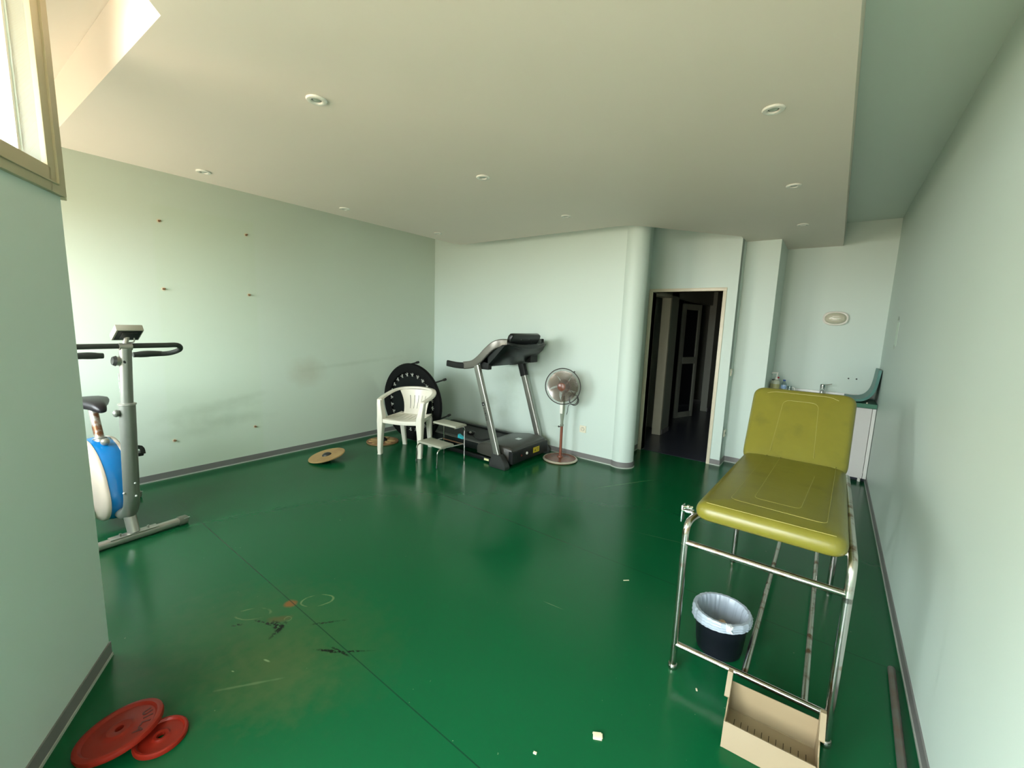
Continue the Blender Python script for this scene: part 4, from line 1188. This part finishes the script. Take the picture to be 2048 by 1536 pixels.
lp = [[Vector((-3.50, 3.560, 0.1828)), Vector((-3.41, 3.552, 0.1828)), Vector((-3.41, 3.600, 0.1828)), Vector((-3.50, 3.605, 0.1828))], [Vector((-3.500, 3.562, 0.2268)), Vector((-3.425, 3.556, 0.1948)), Vector((-3.425, 3.598, 0.1948)), Vector((-3.500, 3.603, 0.2268))]]
rings(bm, lp)
single('plastic_wedge', bm, mat('turquoise_plastic', (0.02, 0.42, 0.50), 0.4), 'small turquoise plastic wedge on the edge of the treadmill behind the step stool', 'plastic wedge', (-3.46, 3.58, 0.1828))

# ------------------------------------------------------------------ pedestal fan
FX, FY = -2.430, 4.195
fan = thing('pedestal_fan', 'pedestal fan with brown pole and smoky round head between treadmill and column', 'fan', (FX, FY, 0))
M_fanbrown = mat('brown_fan_plastic', (0.17, 0.055, 0.032), 0.25, var=0.1, scale=12)
M_fanpole = mat('rusty_red_pole', (0.21, 0.065, 0.035), 0.4, var=0.15, scale=20)
M_smoke = glass_material('smoky_blades', (0.72, 0.63, 0.58), 0.12, 0.2)
M_cage = mat('brown_grey_wire', (0.34, 0.30, 0.27), 0.35, metal=0.3)
M0 = Matrix.Translation((FX, FY, 0))
bm = new(); lathe(bm, [(0.196, 0.0), (0.202, 0.006), (0.202, 0.016), (0.192, 0.024), (0.178, 0.021), (0.10, 0.027), (0.035, 0.034), (0.028, 0.050), (0.0, 0.052)], M0, 56, cap=False); fb = obj('base', bm, M_fanbrown, fan)
bm = new(); lathe(bm, [(0.203, 0.008), (0.206, 0.014), (0.200, 0.023), (0.190, 0.0265), (0.184, 0.0245)], M0, 56, cap=False); obj('base_ring', bm, mat('pearly_trim', (0.52, 0.46, 0.36), 0.22, metal=0.3), fb)
bm = new(); tube(bm, [(FX, FY, 0.04), (FX, FY, 0.415)], 0.0165, 18); obj('pole', bm, M_fanpole, fan)
bm = new(); lathe(bm, [(0.0175, 0.405), (0.021, 0.41), (0.021, 0.425), (0.016, 0.43), (0.017, 0.47), (0.024, 0.53), (0.029, 0.60), (0.029, 0.66), (0.024, 0.74), (0.016, 0.80), (0.012, 0.84)], M0, 20); nk = obj('neck', bm, mat('clear_green_grey_plastic', (0.30, 0.34, 0.27), 0.15, metal=0.3, var=0.2, scale=15), fan)
bm = new(); box(bm, (FX - 0.018, FY - 0.034, 0.56), (FX + 0.018, FY - 0.024, 0.70), bev=0.003); obj('control_panel', bm, M_white_plastic, nk)
bm = new(); tube(bm, [(FX - 0.02, FY, 0.395), (FX - 0.038, FY - 0.002, 0.395)], 0.006, 8); ball(bm, (FX - 0.040, FY - 0.002, 0.395), 0.011, u=10, v=8); obj('height_knob', bm, M_charcoal, fan)
ha = R(-74)      # direction the head faces
hdv = Vector((math.cos(ha) * math.cos(R(3)), math.sin(ha) * math.cos(R(3)), math.sin(R(3))))
hs = Vector((0, 0, 1)).cross(hdv).normalized(); hu = hdv.cross(hs)
hc = Vector((FX, FY, 0.880)) + hdv * 0.055
Mh = Matrix(((hs.x, hu.x, hdv.x, hc.x), (hs.y, hu.y, hdv.y, hc.y), (hs.z, hu.z, hdv.z, hc.z), (0, 0, 0, 1)))   # z = facing
HR = 0.206
bm = new(); torus(bm, HR, 0.0055, Mh, 64, 8); obj('cage_rim', bm, M_charcoal, fan)
for sgn, nm in ((1, 'front_grille'), (-1, 'rear_grille')):
    bm = new()
    for k in range(72 if sgn > 0 else 60):
        a = 2 * PI * k / (72 if sgn > 0 else 60)
        tw = 0.5 * sgn
        pth = []
        for j in range(9):
            u = j / 8; r = 0.042 + (HR - 0.042) * u
            dz = sgn * 0.055 * math.sqrt(max(0, 1 - (u * 0.985) ** 2.4))
            aa = a + tw * (1 - u) ** 1.3
            pth.append(Mh @ Vector((r * math.cos(aa), r * math.sin(aa), dz)))
        tube(bm, pth, 0.0011, 4, cap=False)
    for rr, dz in ((0.10, 0.050), (0.155, 0.037)): torus(bm, rr, 0.0012, Mh @ Matrix.Translation((0, 0, sgn * dz)), 40, 4)
    obj(nm, bm, M_cage, fan)
bm = new(); lathe(bm, [(0.045, 0.045), (0.046, 0.058), (0.030, 0.064), (0.0, 0.065)], Mh, 28, cap=False); obj('front_badge', bm, M_fanbrown, fan)
for k in range(5):
    bm = new()

    def blade(u, v, k=k):
        a = 2 * PI * k / 5 + (v - 0.5) * (0.80 + 0.50 * u) + 0.35 * u
        r = 0.030 + 0.148 * u
        return Mh @ Vector((r * math.cos(a), r * math.sin(a), (v - 0.5) * 0.045 + 0.004))
    grid_surface(bm, blade, 10, 8, thick=0.0015); obj('blade', bm, M_smoke, fan, ang=60)
bm = new(); lathe(bm, [(0.0, 0.028), (0.020, 0.030), (0.032, 0.018), (0.034, -0.02)], Mh, 24, cap=False); obj('hub', bm, M_fanbrown, fan)
bm = new(); lathe(bm, [(0.060, -0.050), (0.078, -0.058), (0.080, -0.085), (0.070, -0.130), (0.045, -0.155), (0.0, -0.160)], Mh, 32, cap=False)
obj('motor_housing', bm, mat('light_brown_motor', (0.24, 0.12, 0.09), 0.35, var=0.1), fan)
bm = new(); tube(bm, [(FX, FY, 0.80), Mh @ Vector((0, -0.05, -0.085))], 0.014, 12); ball(bm, (FX, FY - 0.012, 0.775), 0.014, u=12, v=8); obj('tilt_joint', bm, M_fanbrown, fan)
bm = new(); kp = Mh @ Vector((0.115, 0.165, -0.005)); tube(bm, [kp, kp + (kp - hc).normalized() * 0.022], 0.009, 10); kp2 = Mh @ Vector((0.175, -0.09, -0.02)); tube(bm, [kp2, kp2 + Vector((0.006, 0, -0.025))], 0.007, 8); obj('rim_clip', bm, M_charcoal, fan)
bm = new()
kc = Mh @ Vector((0.115, -0.145, -0.075))
for q in range(3):
    lp_ = [kc + hs * (0.052 * math.cos(a) + 0.006 * q) + Vector((0, 0, 1)) * (0.060 * math.sin(a) - 0.006 * q) - hdv * (0.004 * q) for a in [2 * PI * j / 20 for j in range(20)]]
    tube(bm, lp_, 0.0032, 6, closed=True)
tube(bm, smooth_path([kc + Vector((0, 0, -0.06)), (FX + 0.06, FY + 0.03, 0.66), (FX + 0.045, FY + 0.035, 0.58), (FX + 0.035, FY + 0.035, 0.545)], 5), 0.0032, 6)
tube(bm, smooth_path([kc + Vector((0, 0, 0.055)), Mh @ Vector((0.05, -0.03, -0.13)), Mh @ Vector((0.01, -0.03, -0.155))], 5), 0.0032, 6)
obj('power_cable', bm, M_rubber, fan)

# ------------------------------------------------------------------ exercise bike
BF = Vector((-3.67, 0.61, 0)); BB = Vector((-0.993, -0.12, 0)).normalized(); BN = Vector((BB.y, -BB.x, 0))   # BN points to +Y


def bk(d, s, z): return BF + BB * d + BN * s + Vector((0, 0, z))


bike = thing('exercise_bike', 'upright exercise bike with blue and beige housing half hidden by the near wall', 'exercise bike', (-3.95, 0.58, 0))
M_bike = mat('grey_metallic_paint', (0.24, 0.25, 0.22), 0.38, metal=0.45, var=0.06, scale=20)
M_bike_light = mat('light_metallic_paint', (0.42, 0.41, 0.37), 0.3, metal=0.6, var=0.06)
M_blue = mat('bright_blue_plastic', (0.002, 0.165, 0.46), 0.22, spec=0.6, var=0.04)
M_bikebeige = mat('beige_shell', (0.66, 0.56, 0.46), 0.35, var=0.04)
M_foam = mat('dark_foam_grip', (0.030, 0.036, 0.030), 0.75, bump=0.3, bscale=120)
for d, z in ((0.02, 0.03), (0.86, 0.03)):
    bm = new(); tube(bm, [bk(d, -0.30, z), bk(d, 0.30, z)], 1.0, prof=rrect(0.056, 0.050, 0.018, 4), up=(0, 0, 1)); st = obj('floor_bar', bm, M_bike_light, bike, ang=50)
    for s in (-1, 1):
        bm = new(); tube(bm, [bk(d, s * 0.255, z), bk(d, s * 0.305, z), bk(d, s * 0.312, z)], [1.0, 1.0, 0.8], prof=rrect(0.066, 0.060, 0.022, 4), up=(0, 0, 1)); cp_ = obj('end_cap', bm, M_bike, st, ang=50)
        bm = new(); box(bm, (-0.02, -0.006, -0.003), (0.02, 0.006, 0.003), Matrix.Translation(bk(d - 0.025, s * 0.30, z + 0.018)) @ rotz(R(97)), 0.001); obj('cap_clip', bm, M_steel, cp_)
bm = new()
for s in (-0.075, 0.075): tube(bm, [bk(0.01, s, 0.05), bk(0.01, s, 0.078)], 0.007, 8)
box(bm, (-0.13, -0.03, 0.052), (0.13, 0.03, 0.058), Matrix.Translation(bk(0.02, 0, 0)) @ rotz(R(97)), 0.002)
obj('saddle_bracket', bm, M_bike_light, bike)
bm = new(); tube(bm, [bk(0.02, 0, 0.05), bk(0.075, 0, 0.175)], 0.034, 20); obj('front_stub', bm, M_bike_light, bike)
bm = new(); tube(bm, fillet([bk(0.26, 0, 0.155), bk(0.10, 0, 0.155), bk(0.005, 0, 0.26), bk(-0.03, 0.012, 0.96)], 0.12, 8), 0.043, 24); mp_ = obj('front_post', bm, M_bike, bike)
bm = new(); lathe(bm, [(0.044, 0.0), (0.048, 0.002), (0.048, 0.012), (0.036, 0.016)], Matrix.Translation(bk(-0.03, 0.012, 0.952)), 24); obj('collar', bm, M_bike_light, mp_)
bm = new(); tube(bm, [bk(-0.03, 0.012, 0.96), bk(-0.05, 0.022, 1.325)], 0.033, 20); mp2 = obj('handlebar_post', bm, M_bike, bike)
bm = new()
for z in (0.33, 0.42): ball(bm, bk(-0.045, 0.010, z), 0.007, u=8, v=6)
ball(bm, bk(-0.02, -0.044, 0.36), 0.007, u=8, v=6); obj('bolt', bm, M_white, mp_)
bm = new(); lathe(bm, [(0.012, 0.0), (0.012, 0.006), (0.005, 0.007)], Matrix.Translation(bk(-0.070, 0.012, 1.24)) @ Matrix.Rotation(R(90), 4, 'Y'), 14); obj('bolt_hole', bm, M_black, mp2)
bm = new(); tube(bm, [bk(-0.03, -0.025, 0.905), bk(-0.03, -0.040, 0.905)], 0.010, 10); ball(bm, bk(-0.03, -0.046, 0.905), 0.024, sy=0.8); obj('adjuster_knob', bm, M_bike, bike)
bm = new(); tube(bm, [bk(-0.04, 0.01, 1.24), bk(-0.04, -0.030, 1.245)], [0.026, 0.030], 16); kn = obj('resistance_housing', bm, M_bike_light, bike)
bm = new(); tube(bm, [bk(-0.04, -0.028, 1.245), bk(-0.04, -0.044, 1.247)], [0.034, 0.026], 16); obj('resistance_dial', bm, M_charcoal, kn)
bm = new()
for i in range(5): box(bm, (-0.002, -0.002, -0.02), (0.012, 0.002, 0.022), Matrix.Translation(bk(-0.030, -0.016, 1.14 - i * 0.055)) @ rotz(R(97)))
obj('height_scale', bm, M_white, mp2, smooth=False)
# handlebar loop
HZ = 1.340
bm = new()
h0 = bk(-0.05, 0.022, HZ)


def hb(d, s, z): return bk(-0.05 + d, 0.022 + s, z)


loop = [hb(0.12, -0.10, 1.272), hb(0.12, -0.20, 1.272), hb(0.10, -0.275, 1.278), hb(0.05, -0.315, 1.305), hb(0.0, -0.285, 1.338), hb(0.0, -0.20, HZ), hb(0.0, 0.0, HZ), hb(0.0, 0.20, HZ), hb(0.0, 0.285, 1.338), hb(0.05, 0.315, 1.305), hb(0.10, 0.275, 1.278), hb(0.12, 0.20, 1.272), hb(0.12, 0.08, 1.272)]
tube(bm, smooth_path(loop, 6), 0.0165, 14); hbar = obj('handlebar', bm, M_foam, bike)
for s in (-1, 1):
    bm = new(); tube(bm, smooth_path([hb(0.12, s * 0.075, 1.272), hb(0.12, s * 0.10, 1.273), hb(0.12, s * 0.17, 1.276), hb(0.119, s * 0.235, 1.274)], 4), [0.017, 0.0175, 0.018, 0.018, 0.019, 0.021, 0.022, 0.022, 0.021, 0.020, 0.019, 0.018, 0.017], 14); obj('grip', bm, M_foam, hbar)
bm = new(); tube(bm, [hb(0.0, -0.032, 1.335), hb(0.0, 0.034, 1.335)], 0.024, 16); obj('clamp', bm, M_bike_light, bike)
# computer
Mk = Matrix.Translation(hb(0.005, 0.018, 1.425)) @ rotz(math.atan2(BN.y, BN.x) - R(90)) @ Matrix.Rotation(R(-33), 4, 'Y')    # local -x = toward rider, y = BN
bm = new(); lp = []
for z, k in ((-0.020, 0.985), (-0.018, 1.0), (0.018, 1.0), (0.021, 0.98)): lp.append([Mk @ Vector((px * k, py * k, z)) for px, py in rrect(0.125, 0.138, 0.003, 2)])
rings(bm, lp); cm = obj('computer', bm, mat('grey_beige_plastic', (0.42, 0.40, 0.33), 0.4), bike)
bm = new(); box(bm, (-0.055, -0.060, -0.0215), (0.055, 0.062, -0.019), Mk); box(bm, (-0.035, -0.035, -0.028), (0.036, 0.040, -0.019), Mk, 0.002); obj('battery_bay', bm, M_charcoal, cm)
bm = new(); box(bm, (-0.040, -0.045, 0.0215), (0.040, 0.045, 0.0235), Mk, 0.001); obj('screen', bm, M_black_gloss, cm)
bm = new(); tube(bm, smooth_path([Mk @ Vector((-0.02, 0.035, -0.028)), Mk @ Vector((-0.035, 0.03, -0.05)), Mk @ Vector((-0.05, 0.0, -0.045)), hb(0.0, 0.0, 1.352)], 5), 0.004, 6); tube(bm, [Mk @ Vector((-0.02, 0, -0.02)), hb(0.0, 0.0, 1.345)], 0.014, 10); obj('cable', bm, M_bike_light, cm)
# housing
ctr_d, ctr_z = 0.475, 0.365


def outline(scale, n=48):
    L = []
    for i in range(n):
        a = 2 * PI * i / n
        c, s = math.cos(a), math.sin(a)
        rx, rz = 0.285, 0.265
        d = -c * rx * (1 + 0.10 * s * 0); z = s * rz
        # lean the outline back at the top and draw the lower front into a nose
        d += 0.16 * (z / 0.265) * 0.45
        if s < 0: z *= 1.08
        if s < 0 and c > 0: d -= 0.03 * (-s) * c * 2.0
        L.append((ctr_d + d * scale, ctr_z + z * scale))
    return L


def shell(bm, secs):
    rings(bm, [[bk(d, s, z) for d, z in outline(k)] for s, k in secs])


bm = new(); shell(bm, [(-0.068, 0.985), (-0.060, 1.0), (-0.03, 1.025), (0, 1.032), (0.03, 1.025), (0.060, 1.0), (0.068, 0.985)]); hs_ = obj('housing_band', bm, M_blue, bike, ang=50)
for s in (-1, 1):
    bm = new(); shell(bm, [(s * 0.060, 0.90), (s * 0.062, 1.012), (s * 0.074, 1.016), (s * 0.086, 0.99), (s * 0.100, 0.88), (s * 0.106, 0.70), (s * 0.110, 0.45), (s * 0.110, 0.10)]); sd = obj('side_cover', bm, M_bikebeige, bike, ang=50)
    bm = new()
    Mx_ = Matrix(((BB.x, 0, BN.x * s, 0), (BB.y, 0, BN.y * s, 0), (0, 1, 0, 0), (0, 0, 0, 1)))
    cc = bk(0.42, s * 0.108, 0.33)
    Mcr = Matrix.Translation(cc) @ Mx_
    lathe(bm, [(0.070, 0.0), (0.070, 0.006), (0.060, 0.008), (0.020, 0.008)], Mcr, 32); obj('crank_boss', bm, M_bikebeige, sd)
    bm = new(); tube(bm, [cc, cc + BN * s * 0.030], 0.011, 12)
    ca_ = R(112) if s > 0 else R(292)
    tip = cc + BN * s * 0.028 + BB * (-0.16 * math.cos(ca_)) + Vector((0, 0, 0.16 * math.sin(ca_)))
    tube(bm, [cc + BN * s * 0.028, tip], 0.010, 10); obj('crank_arm', bm, M_bike_light, bike)
    bm = new(); pc = tip + BN * s * 0.050
    box(bm, (-0.045, -0.045, -0.014), (0.045, 0.045, 0.014), Matrix.Translation(pc) @ rotz(R(-5)), 0.010)
    tube(bm, [tip, pc], 0.008, 8)
    tube(bm, smooth_path([pc + Vector((0.035, -0.04, 0)), pc + Vector((0.02, -0.03, 0.05)), pc + Vector((0.02, 0.03, 0.05)), pc + Vector((0.035, 0.04, 0))], 4), 1.0, prof=rrect(0.03, 0.004, 0.0015, 2), up=(1, 0, 0))
    obj('pedal', bm, M_black, bike)
# seat post and saddle
bm = new(); tube(bm, [bk(0.435, 0, 0.50), bk(0.50, 0, 0.64)], 0.036, 20); sp_o = obj('seat_post_sleeve', bm, M_bike_light, bike)
bm = new(); lathe(bm, [(0.037, 0), (0.042, 0.003), (0.040, 0.010), (0.030, 0.012)], Matrix.Translation(bk(0.497, 0, 0.632)) @ Matrix.Rotation(R(-22), 4, 'Y'), 20); obj('collar', bm, M_bike_light, sp_o)
bm = new(); tube(bm, [bk(0.50, 0, 0.63), bk(0.585, 0, 0.85)], 0.027, 18); obj('seat_post', bm, mat('worn_seat_post', (0.45, 0.42, 0.37), 0.35, metal=0.5, col2=(0.22, 0.09, 0.04), c2scale=12, c2lo=0.45, c2hi=0.55), bike)
bm = new(); tube(bm, [bk(0.455, 0.0, 0.615), bk(0.415, 0.0, 0.625)], 0.011, 10); ball(bm, bk(0.398, 0.0, 0.63), 0.026, sx=0.8); obj('seat_knob', bm, M_bike_light, bike)
bm = new(); lp = []
for d, hw, zt, zb in ((0.385, 0.012, 0.868, 0.848), (0.40, 0.028, 0.890, 0.840), (0.45, 0.042, 0.912, 0.842), (0.52, 0.062, 0.926, 0.848), (0.60, 0.100, 0.928, 0.850), (0.67, 0.120, 0.926, 0.862), (0.73, 0.110, 0.922, 0.876), (0.75, 0.08, 0.910, 0.886)):
    L_ = []
    for j in range(16):
        a = 2 * PI * j / 16; cz = (zt + zb) / 2; hz = (zt - zb) / 2
        L_.append(bk(d, hw * math.cos(a), cz + hz * (abs(math.sin(a)) ** 0.6) * (1 if math.sin(a) >= 0 else -1)))
    lp.append(L_)
rings(bm, lp); obj('saddle', bm, mat('black_saddle', (0.012, 0.010, 0.013), 0.42), bike, ang=60)

# ------------------------------------------------------------------ sink alcove
M_cab = mat('white_laminate', (0.68, 0.66, 0.65), 0.35, var=0.02)
M_cab_edge = mat('pale_edge_strip', (0.76, 0.76, 0.73), 0.4)
M_green_top = mat('green_worktop', (0.035, 0.17, 0.105), 0.35, var=0.08)
M_teal = mat('teal_laminate', (0.055, 0.20, 0.17), 0.4, var=0.06)
cab = thing('sink_cabinet', 'white laminate cabinet under the sink at the end of the alcove', 'cabinet', (-0.07, 6.02, 0))
bm = new()
for lo, hi in (((-0.575, 5.81, 0.10), (-0.557, 6.24, 0.815)), ((0.410, 5.81, 0.10), (0.428, 6.24, 0.815)), ((-0.557, 5.81, 0.10), (0.410, 6.24, 0.118)), ((-0.557, 6.23, 0.118), (0.410, 6.24, 0.815))): box(bm, lo, hi)
obj('carcass', bm, M_cab, cab, smooth=False)
bm = new(); box(bm, (-0.57, 5.87, 0.0), (0.42, 6.22, 0.10)); obj('plinth', bm, M_hall_dark, cab, smooth=False)
for x0, x1 in ((-0.57, -0.075), (-0.069, 0.395)):
    bm = new(); box(bm, (x0, 5.79, 0.045), (x1, 5.809, 0.812), bev=0.0015); dr = obj('door', bm, M_cab, cab, smooth=False)
    bm = new(); hx = x1 - 0.04 if x0 < -0.3 else x0 + 0.04; tube(bm, fillet([(hx, 5.79, 0.66), (hx, 5.765, 0.66), (hx, 5.765, 0.76), (hx, 5.79, 0.76)], 0.01, 4), 0.005, 8); obj('handle', bm, M_steel, dr)
bm = new(); box(bm, (0.399, 5.79, 0.045), (0.428, 5.809, 0.812), bev=0.001); obj('filler_strip', bm, M_cab_edge, cab, smooth=False)
bm = new(); tube(bm, [(0.375, 5.83, 0.0), (0.375, 5.83, 0.11)], 0.014, 12); obj('foot', bm, M_white_plastic, cab)
top = thing('worktop', 'green edged worktop with a pale sink basin across the alcove', 'worktop', (-0.07, 6.0, 0.82))
bm = new()
x0, x1, y0, y1 = -0.578, 0.430, 5.770, 6.248
sx0, sx1, sy0, sy1 = -0.30, 0.12, 5.84, 6.08
for a, b in (((x0, y0), (x1, sy0)), ((x0, sy1), (x1, y1)), ((x0, sy0), (sx0, sy1)), ((sx1, sy0), (x1, sy1))): box(bm, (a[0], a[1], 0.818), (b[0], b[1], 0.862))
obj('slab', bm, M_green_top, top, smooth=False)
bm = new(); box(bm, (-0.577, 5.80, 0.862), (0.20, 6.247, 0.866)) if False else None
for a, b in (((-0.577, 5.79), (0.21, sy0 - 0.0)), ((-0.577, sy1), (0.21, 6.20)), ((-0.577, sy0), (sx0, sy1)), ((sx1, sy0), (0.21, sy1))): box(bm, (a[0], a[1], 0.8621), (b[0], b[1], 0.872))
lp = [[Vector((x, y, z)) for x, y in [(px + (sx0 + sx1) / 2, py + (sy0 + sy1) / 2) for px, py in rrect((sx1 - sx0) * k, (sy1 - sy0) * k, 0.04 * k, 4)]] for z, k in ((0.872, 1.0), (0.865, 0.97), (0.76, 0.90), (0.735, 0.82), (0.732, 0.3))]
rings(bm, lp[::-1]); obj('basin', bm, M_white, top, ang=40)
bm = new(); box(bm, (-0.577, 6.215, 0.872), (0.42, 6.249, 0.905), bev=0.004); obj('upstand', bm, M_white, top)
# curved teal end panel
bm = new()
cv = smooth_path([(0.165, 0.892), (0.235, 0.888), (0.300, 0.896), (0.350, 0.930), (0.378, 0.985), (0.392, 1.07), (0.404, 1.225)], 6)if False else None
prof_c = [Vector((x, 0, z)) for x, z in ((0.155, 0.889), (0.235, 0.886), (0.300, 0.896), (0.348, 0.930), (0.382, 0.990), (0.400, 1.08), (0.412, 1.222))]
pc_ = smooth_path(prof_c, 6)
inner, outer = [], []
for i, p in enumerate(pc_):
    t_ = (pc_[min(i + 1, len(pc_) - 1)] - pc_[max(i - 1, 0)]).normalized(); n_ = Vector((t_.z, 0, -t_.x))
    k = 0.013; inner.append(p - n_ * k); outer.append(p + n_ * k)
poly = [(p.x, p.z) for p in inner] + [(p.x, p.z) for p in outer[::-1]]
prism(bm, poly, -6.20, -5.80, Matrix(((1, 0, 0, 0), (0, 0, -1, 0), (0, 1, 0, 0), (0, 0, 0, 1))))
single('curved_panel', bm, M_teal, 'teal curved panel rising from the worktop against the right wall', 'panel', (0.33, 6.0, 0.874))
bm = new(); ball(bm, (0.345, 5.795, 0.868), 0.008, u=10, v=8)
single('cork_ball', bm, M_sock, 'tiny pale bead on the worktop edge under the curved teal panel', 'bead', (0.345, 5.795, 0.868))
# tap
fx, fy = -0.055, 6.14
t = thing('mixer_tap', 'chrome mixer tap behind the raised back of the couch', 'tap', (fx, fy, 0.872))
bm = new(); lathe(bm, [(0.030, 0.872), (0.030, 0.880), (0.024, 0.884), (0.023, 0.955), (0.026, 0.962), (0.026, 0.990), (0.020, 0.998), (0.0, 1.0)], Matrix.Translation((fx, fy, 0)), 20, cap=False); obj('body', bm, M_chrome_clean, t)
bm = new(); tube(bm, [(fx, fy, 0.925), (fx + 0.0, fy - 0.12, 0.945), (fx, fy - 0.13, 0.935)], [0.016, 0.013, 0.012], 12); obj('spout', bm, M_chrome_clean, t)
bm = new(); tube(bm, smooth_path([(fx, fy, 0.985), (fx + 0.03, fy - 0.01, 0.992), (fx + 0.085, fy - 0.02, 1.008)], 4), 0.006, 8); obj('lever', bm, M_chrome_clean, t)
# bottles
M_clear = mat('clear_gel', (0.62, 0.66, 0.52), 0.1, alpha=0.75, spec=0.6)
M_label = mat('olive_label', (0.34, 0.34, 0.16), 0.5)
t = thing('pump_bottle', 'clear hand gel bottle with white pump beside the sink', 'bottle', (-0.505, 5.93, 0.872))
Mz = Matrix.Translation((-0.505, 5.93, 0.872))
bm = new(); lathe(bm, [(0.036, 0), (0.038, 0.006), (0.038, 0.115), (0.030, 0.135), (0.014, 0.145), (0.014, 0.155)], Mz, 24); obj('bottle_body', bm, M_clear, t)
bm = new(); lathe(bm, [(0.0385, 0.03), (0.0388, 0.031), (0.0388, 0.095), (0.0385, 0.096)], Mz, 24, cap=False); obj('label', bm, M_label, t)
bm = new(); lathe(bm, [(0.017, 0.150), (0.018, 0.175), (0.008, 0.180), (0.006, 0.205), (0.006, 0.225)], Mz, 16); tube(bm, [Mz @ Vector((0.010, 0, 0.228)), Mz @ Vector((-0.045, -0.01, 0.228)), Mz @ Vector((-0.055, -0.012, 0.216))], 0.007, 8); obj('pump', bm, M_white_plastic, t)
bm = new(); lathe(bm, [(0.010, 0.0), (0.010, 0.008)], Mz @ Matrix.Translation((0.018, -0.014, 0.172)) @ Matrix.Rotation(R(60), 4, 'X'), 12); obj('red_tab', bm, mat('red_plastic', (0.35, 0.01, 0.03), 0.4), t)
t = thing('gel_bottle', 'squat clear bottle with dark cap in the corner behind the pump bottle', 'bottle', (-0.555, 5.99, 0.872))
Mz = Matrix.Translation((-0.545, 6.01, 0.872))
bm = new(); lathe(bm, [(0.028, 0), (0.030, 0.006), (0.030, 0.105), (0.020, 0.125), (0.014, 0.128)], Mz, 20); obj('bottle_body', bm, M_clear, t)
bm = new(); lathe(bm, [(0.0304, 0.03), (0.0306, 0.031), (0.0306, 0.09), (0.0304, 0.091)], Mz, 20, cap=False); obj('label', bm, M_label, t)
bm = new(); lathe(bm, [(0.015, 0.126), (0.015, 0.142), (0.0, 0.143)], Mz, 16, cap=False); obj('cap', bm, M_charcoal, t)
t = thing('water_bottle', 'small clear bottle with blue cap and label beside the sink', 'bottle', (-0.435, 6.0, 0.872))
Mz = Matrix.Translation((-0.43, 6.0, 0.872))
bm = new(); lathe(bm, [(0.026, 0), (0.028, 0.006), (0.027, 0.06), (0.028, 0.10), (0.014, 0.125), (0.011, 0.135)], Mz, 20); obj('bottle_body', bm, glass_material('pet_plastic', (0.80, 0.88, 0.92), 0.15), t)
bm = new(); lathe(bm, [(0.0285, 0.045), (0.0287, 0.046), (0.0287, 0.085), (0.0285, 0.086)], Mz, 20, cap=False); obj('label', bm, mat('blue_white_label', (0.25, 0.42, 0.68), 0.4, col2=(0.7, 0.75, 0.8), c2scale=60), t)
bm = new(); lathe(bm, [(0.014, 0.132), (0.014, 0.148), (0.0, 0.149)], Mz, 16, cap=False); obj('cap', bm, mat('blue_cap', (0.02, 0.09, 0.42), 0.35), t)
t = thing('glass_mug', 'small clear mug with white handle beside the blue capped bottle', 'mug', (-0.372, 6.03, 0.872))
Mz = Matrix.Translation((-0.372, 6.03, 0.872))
bm = new(); lathe(bm, [(0.024, 0), (0.026, 0.075), (0.024, 0.075), (0.022, 0.004), (0.0, 0.004)], Mz, 20, cap=False); obj('cup', bm, glass_material('cup_glass', (0.85, 0.9, 0.9), 0.2), t)
bm = new(); tube(bm, smooth_path([Mz @ Vector((0.024, 0, 0.065)), Mz @ Vector((0.048, 0, 0.055)), Mz @ Vector((0.048, 0, 0.025)), Mz @ Vector((0.024, 0, 0.012))], 4), 0.004, 6); obj('handle', bm, M_white_plastic, t)
bm = new(); torus(bm, 0.022, 0.005, Matrix.Translation((-0.295, 6.13, 0.877)), 20, 6)
single('sink_plug', bm, M_charcoal, 'small dark ring lying on the back edge of the sink', 'sink plug', (-0.295, 6.13, 0.873))
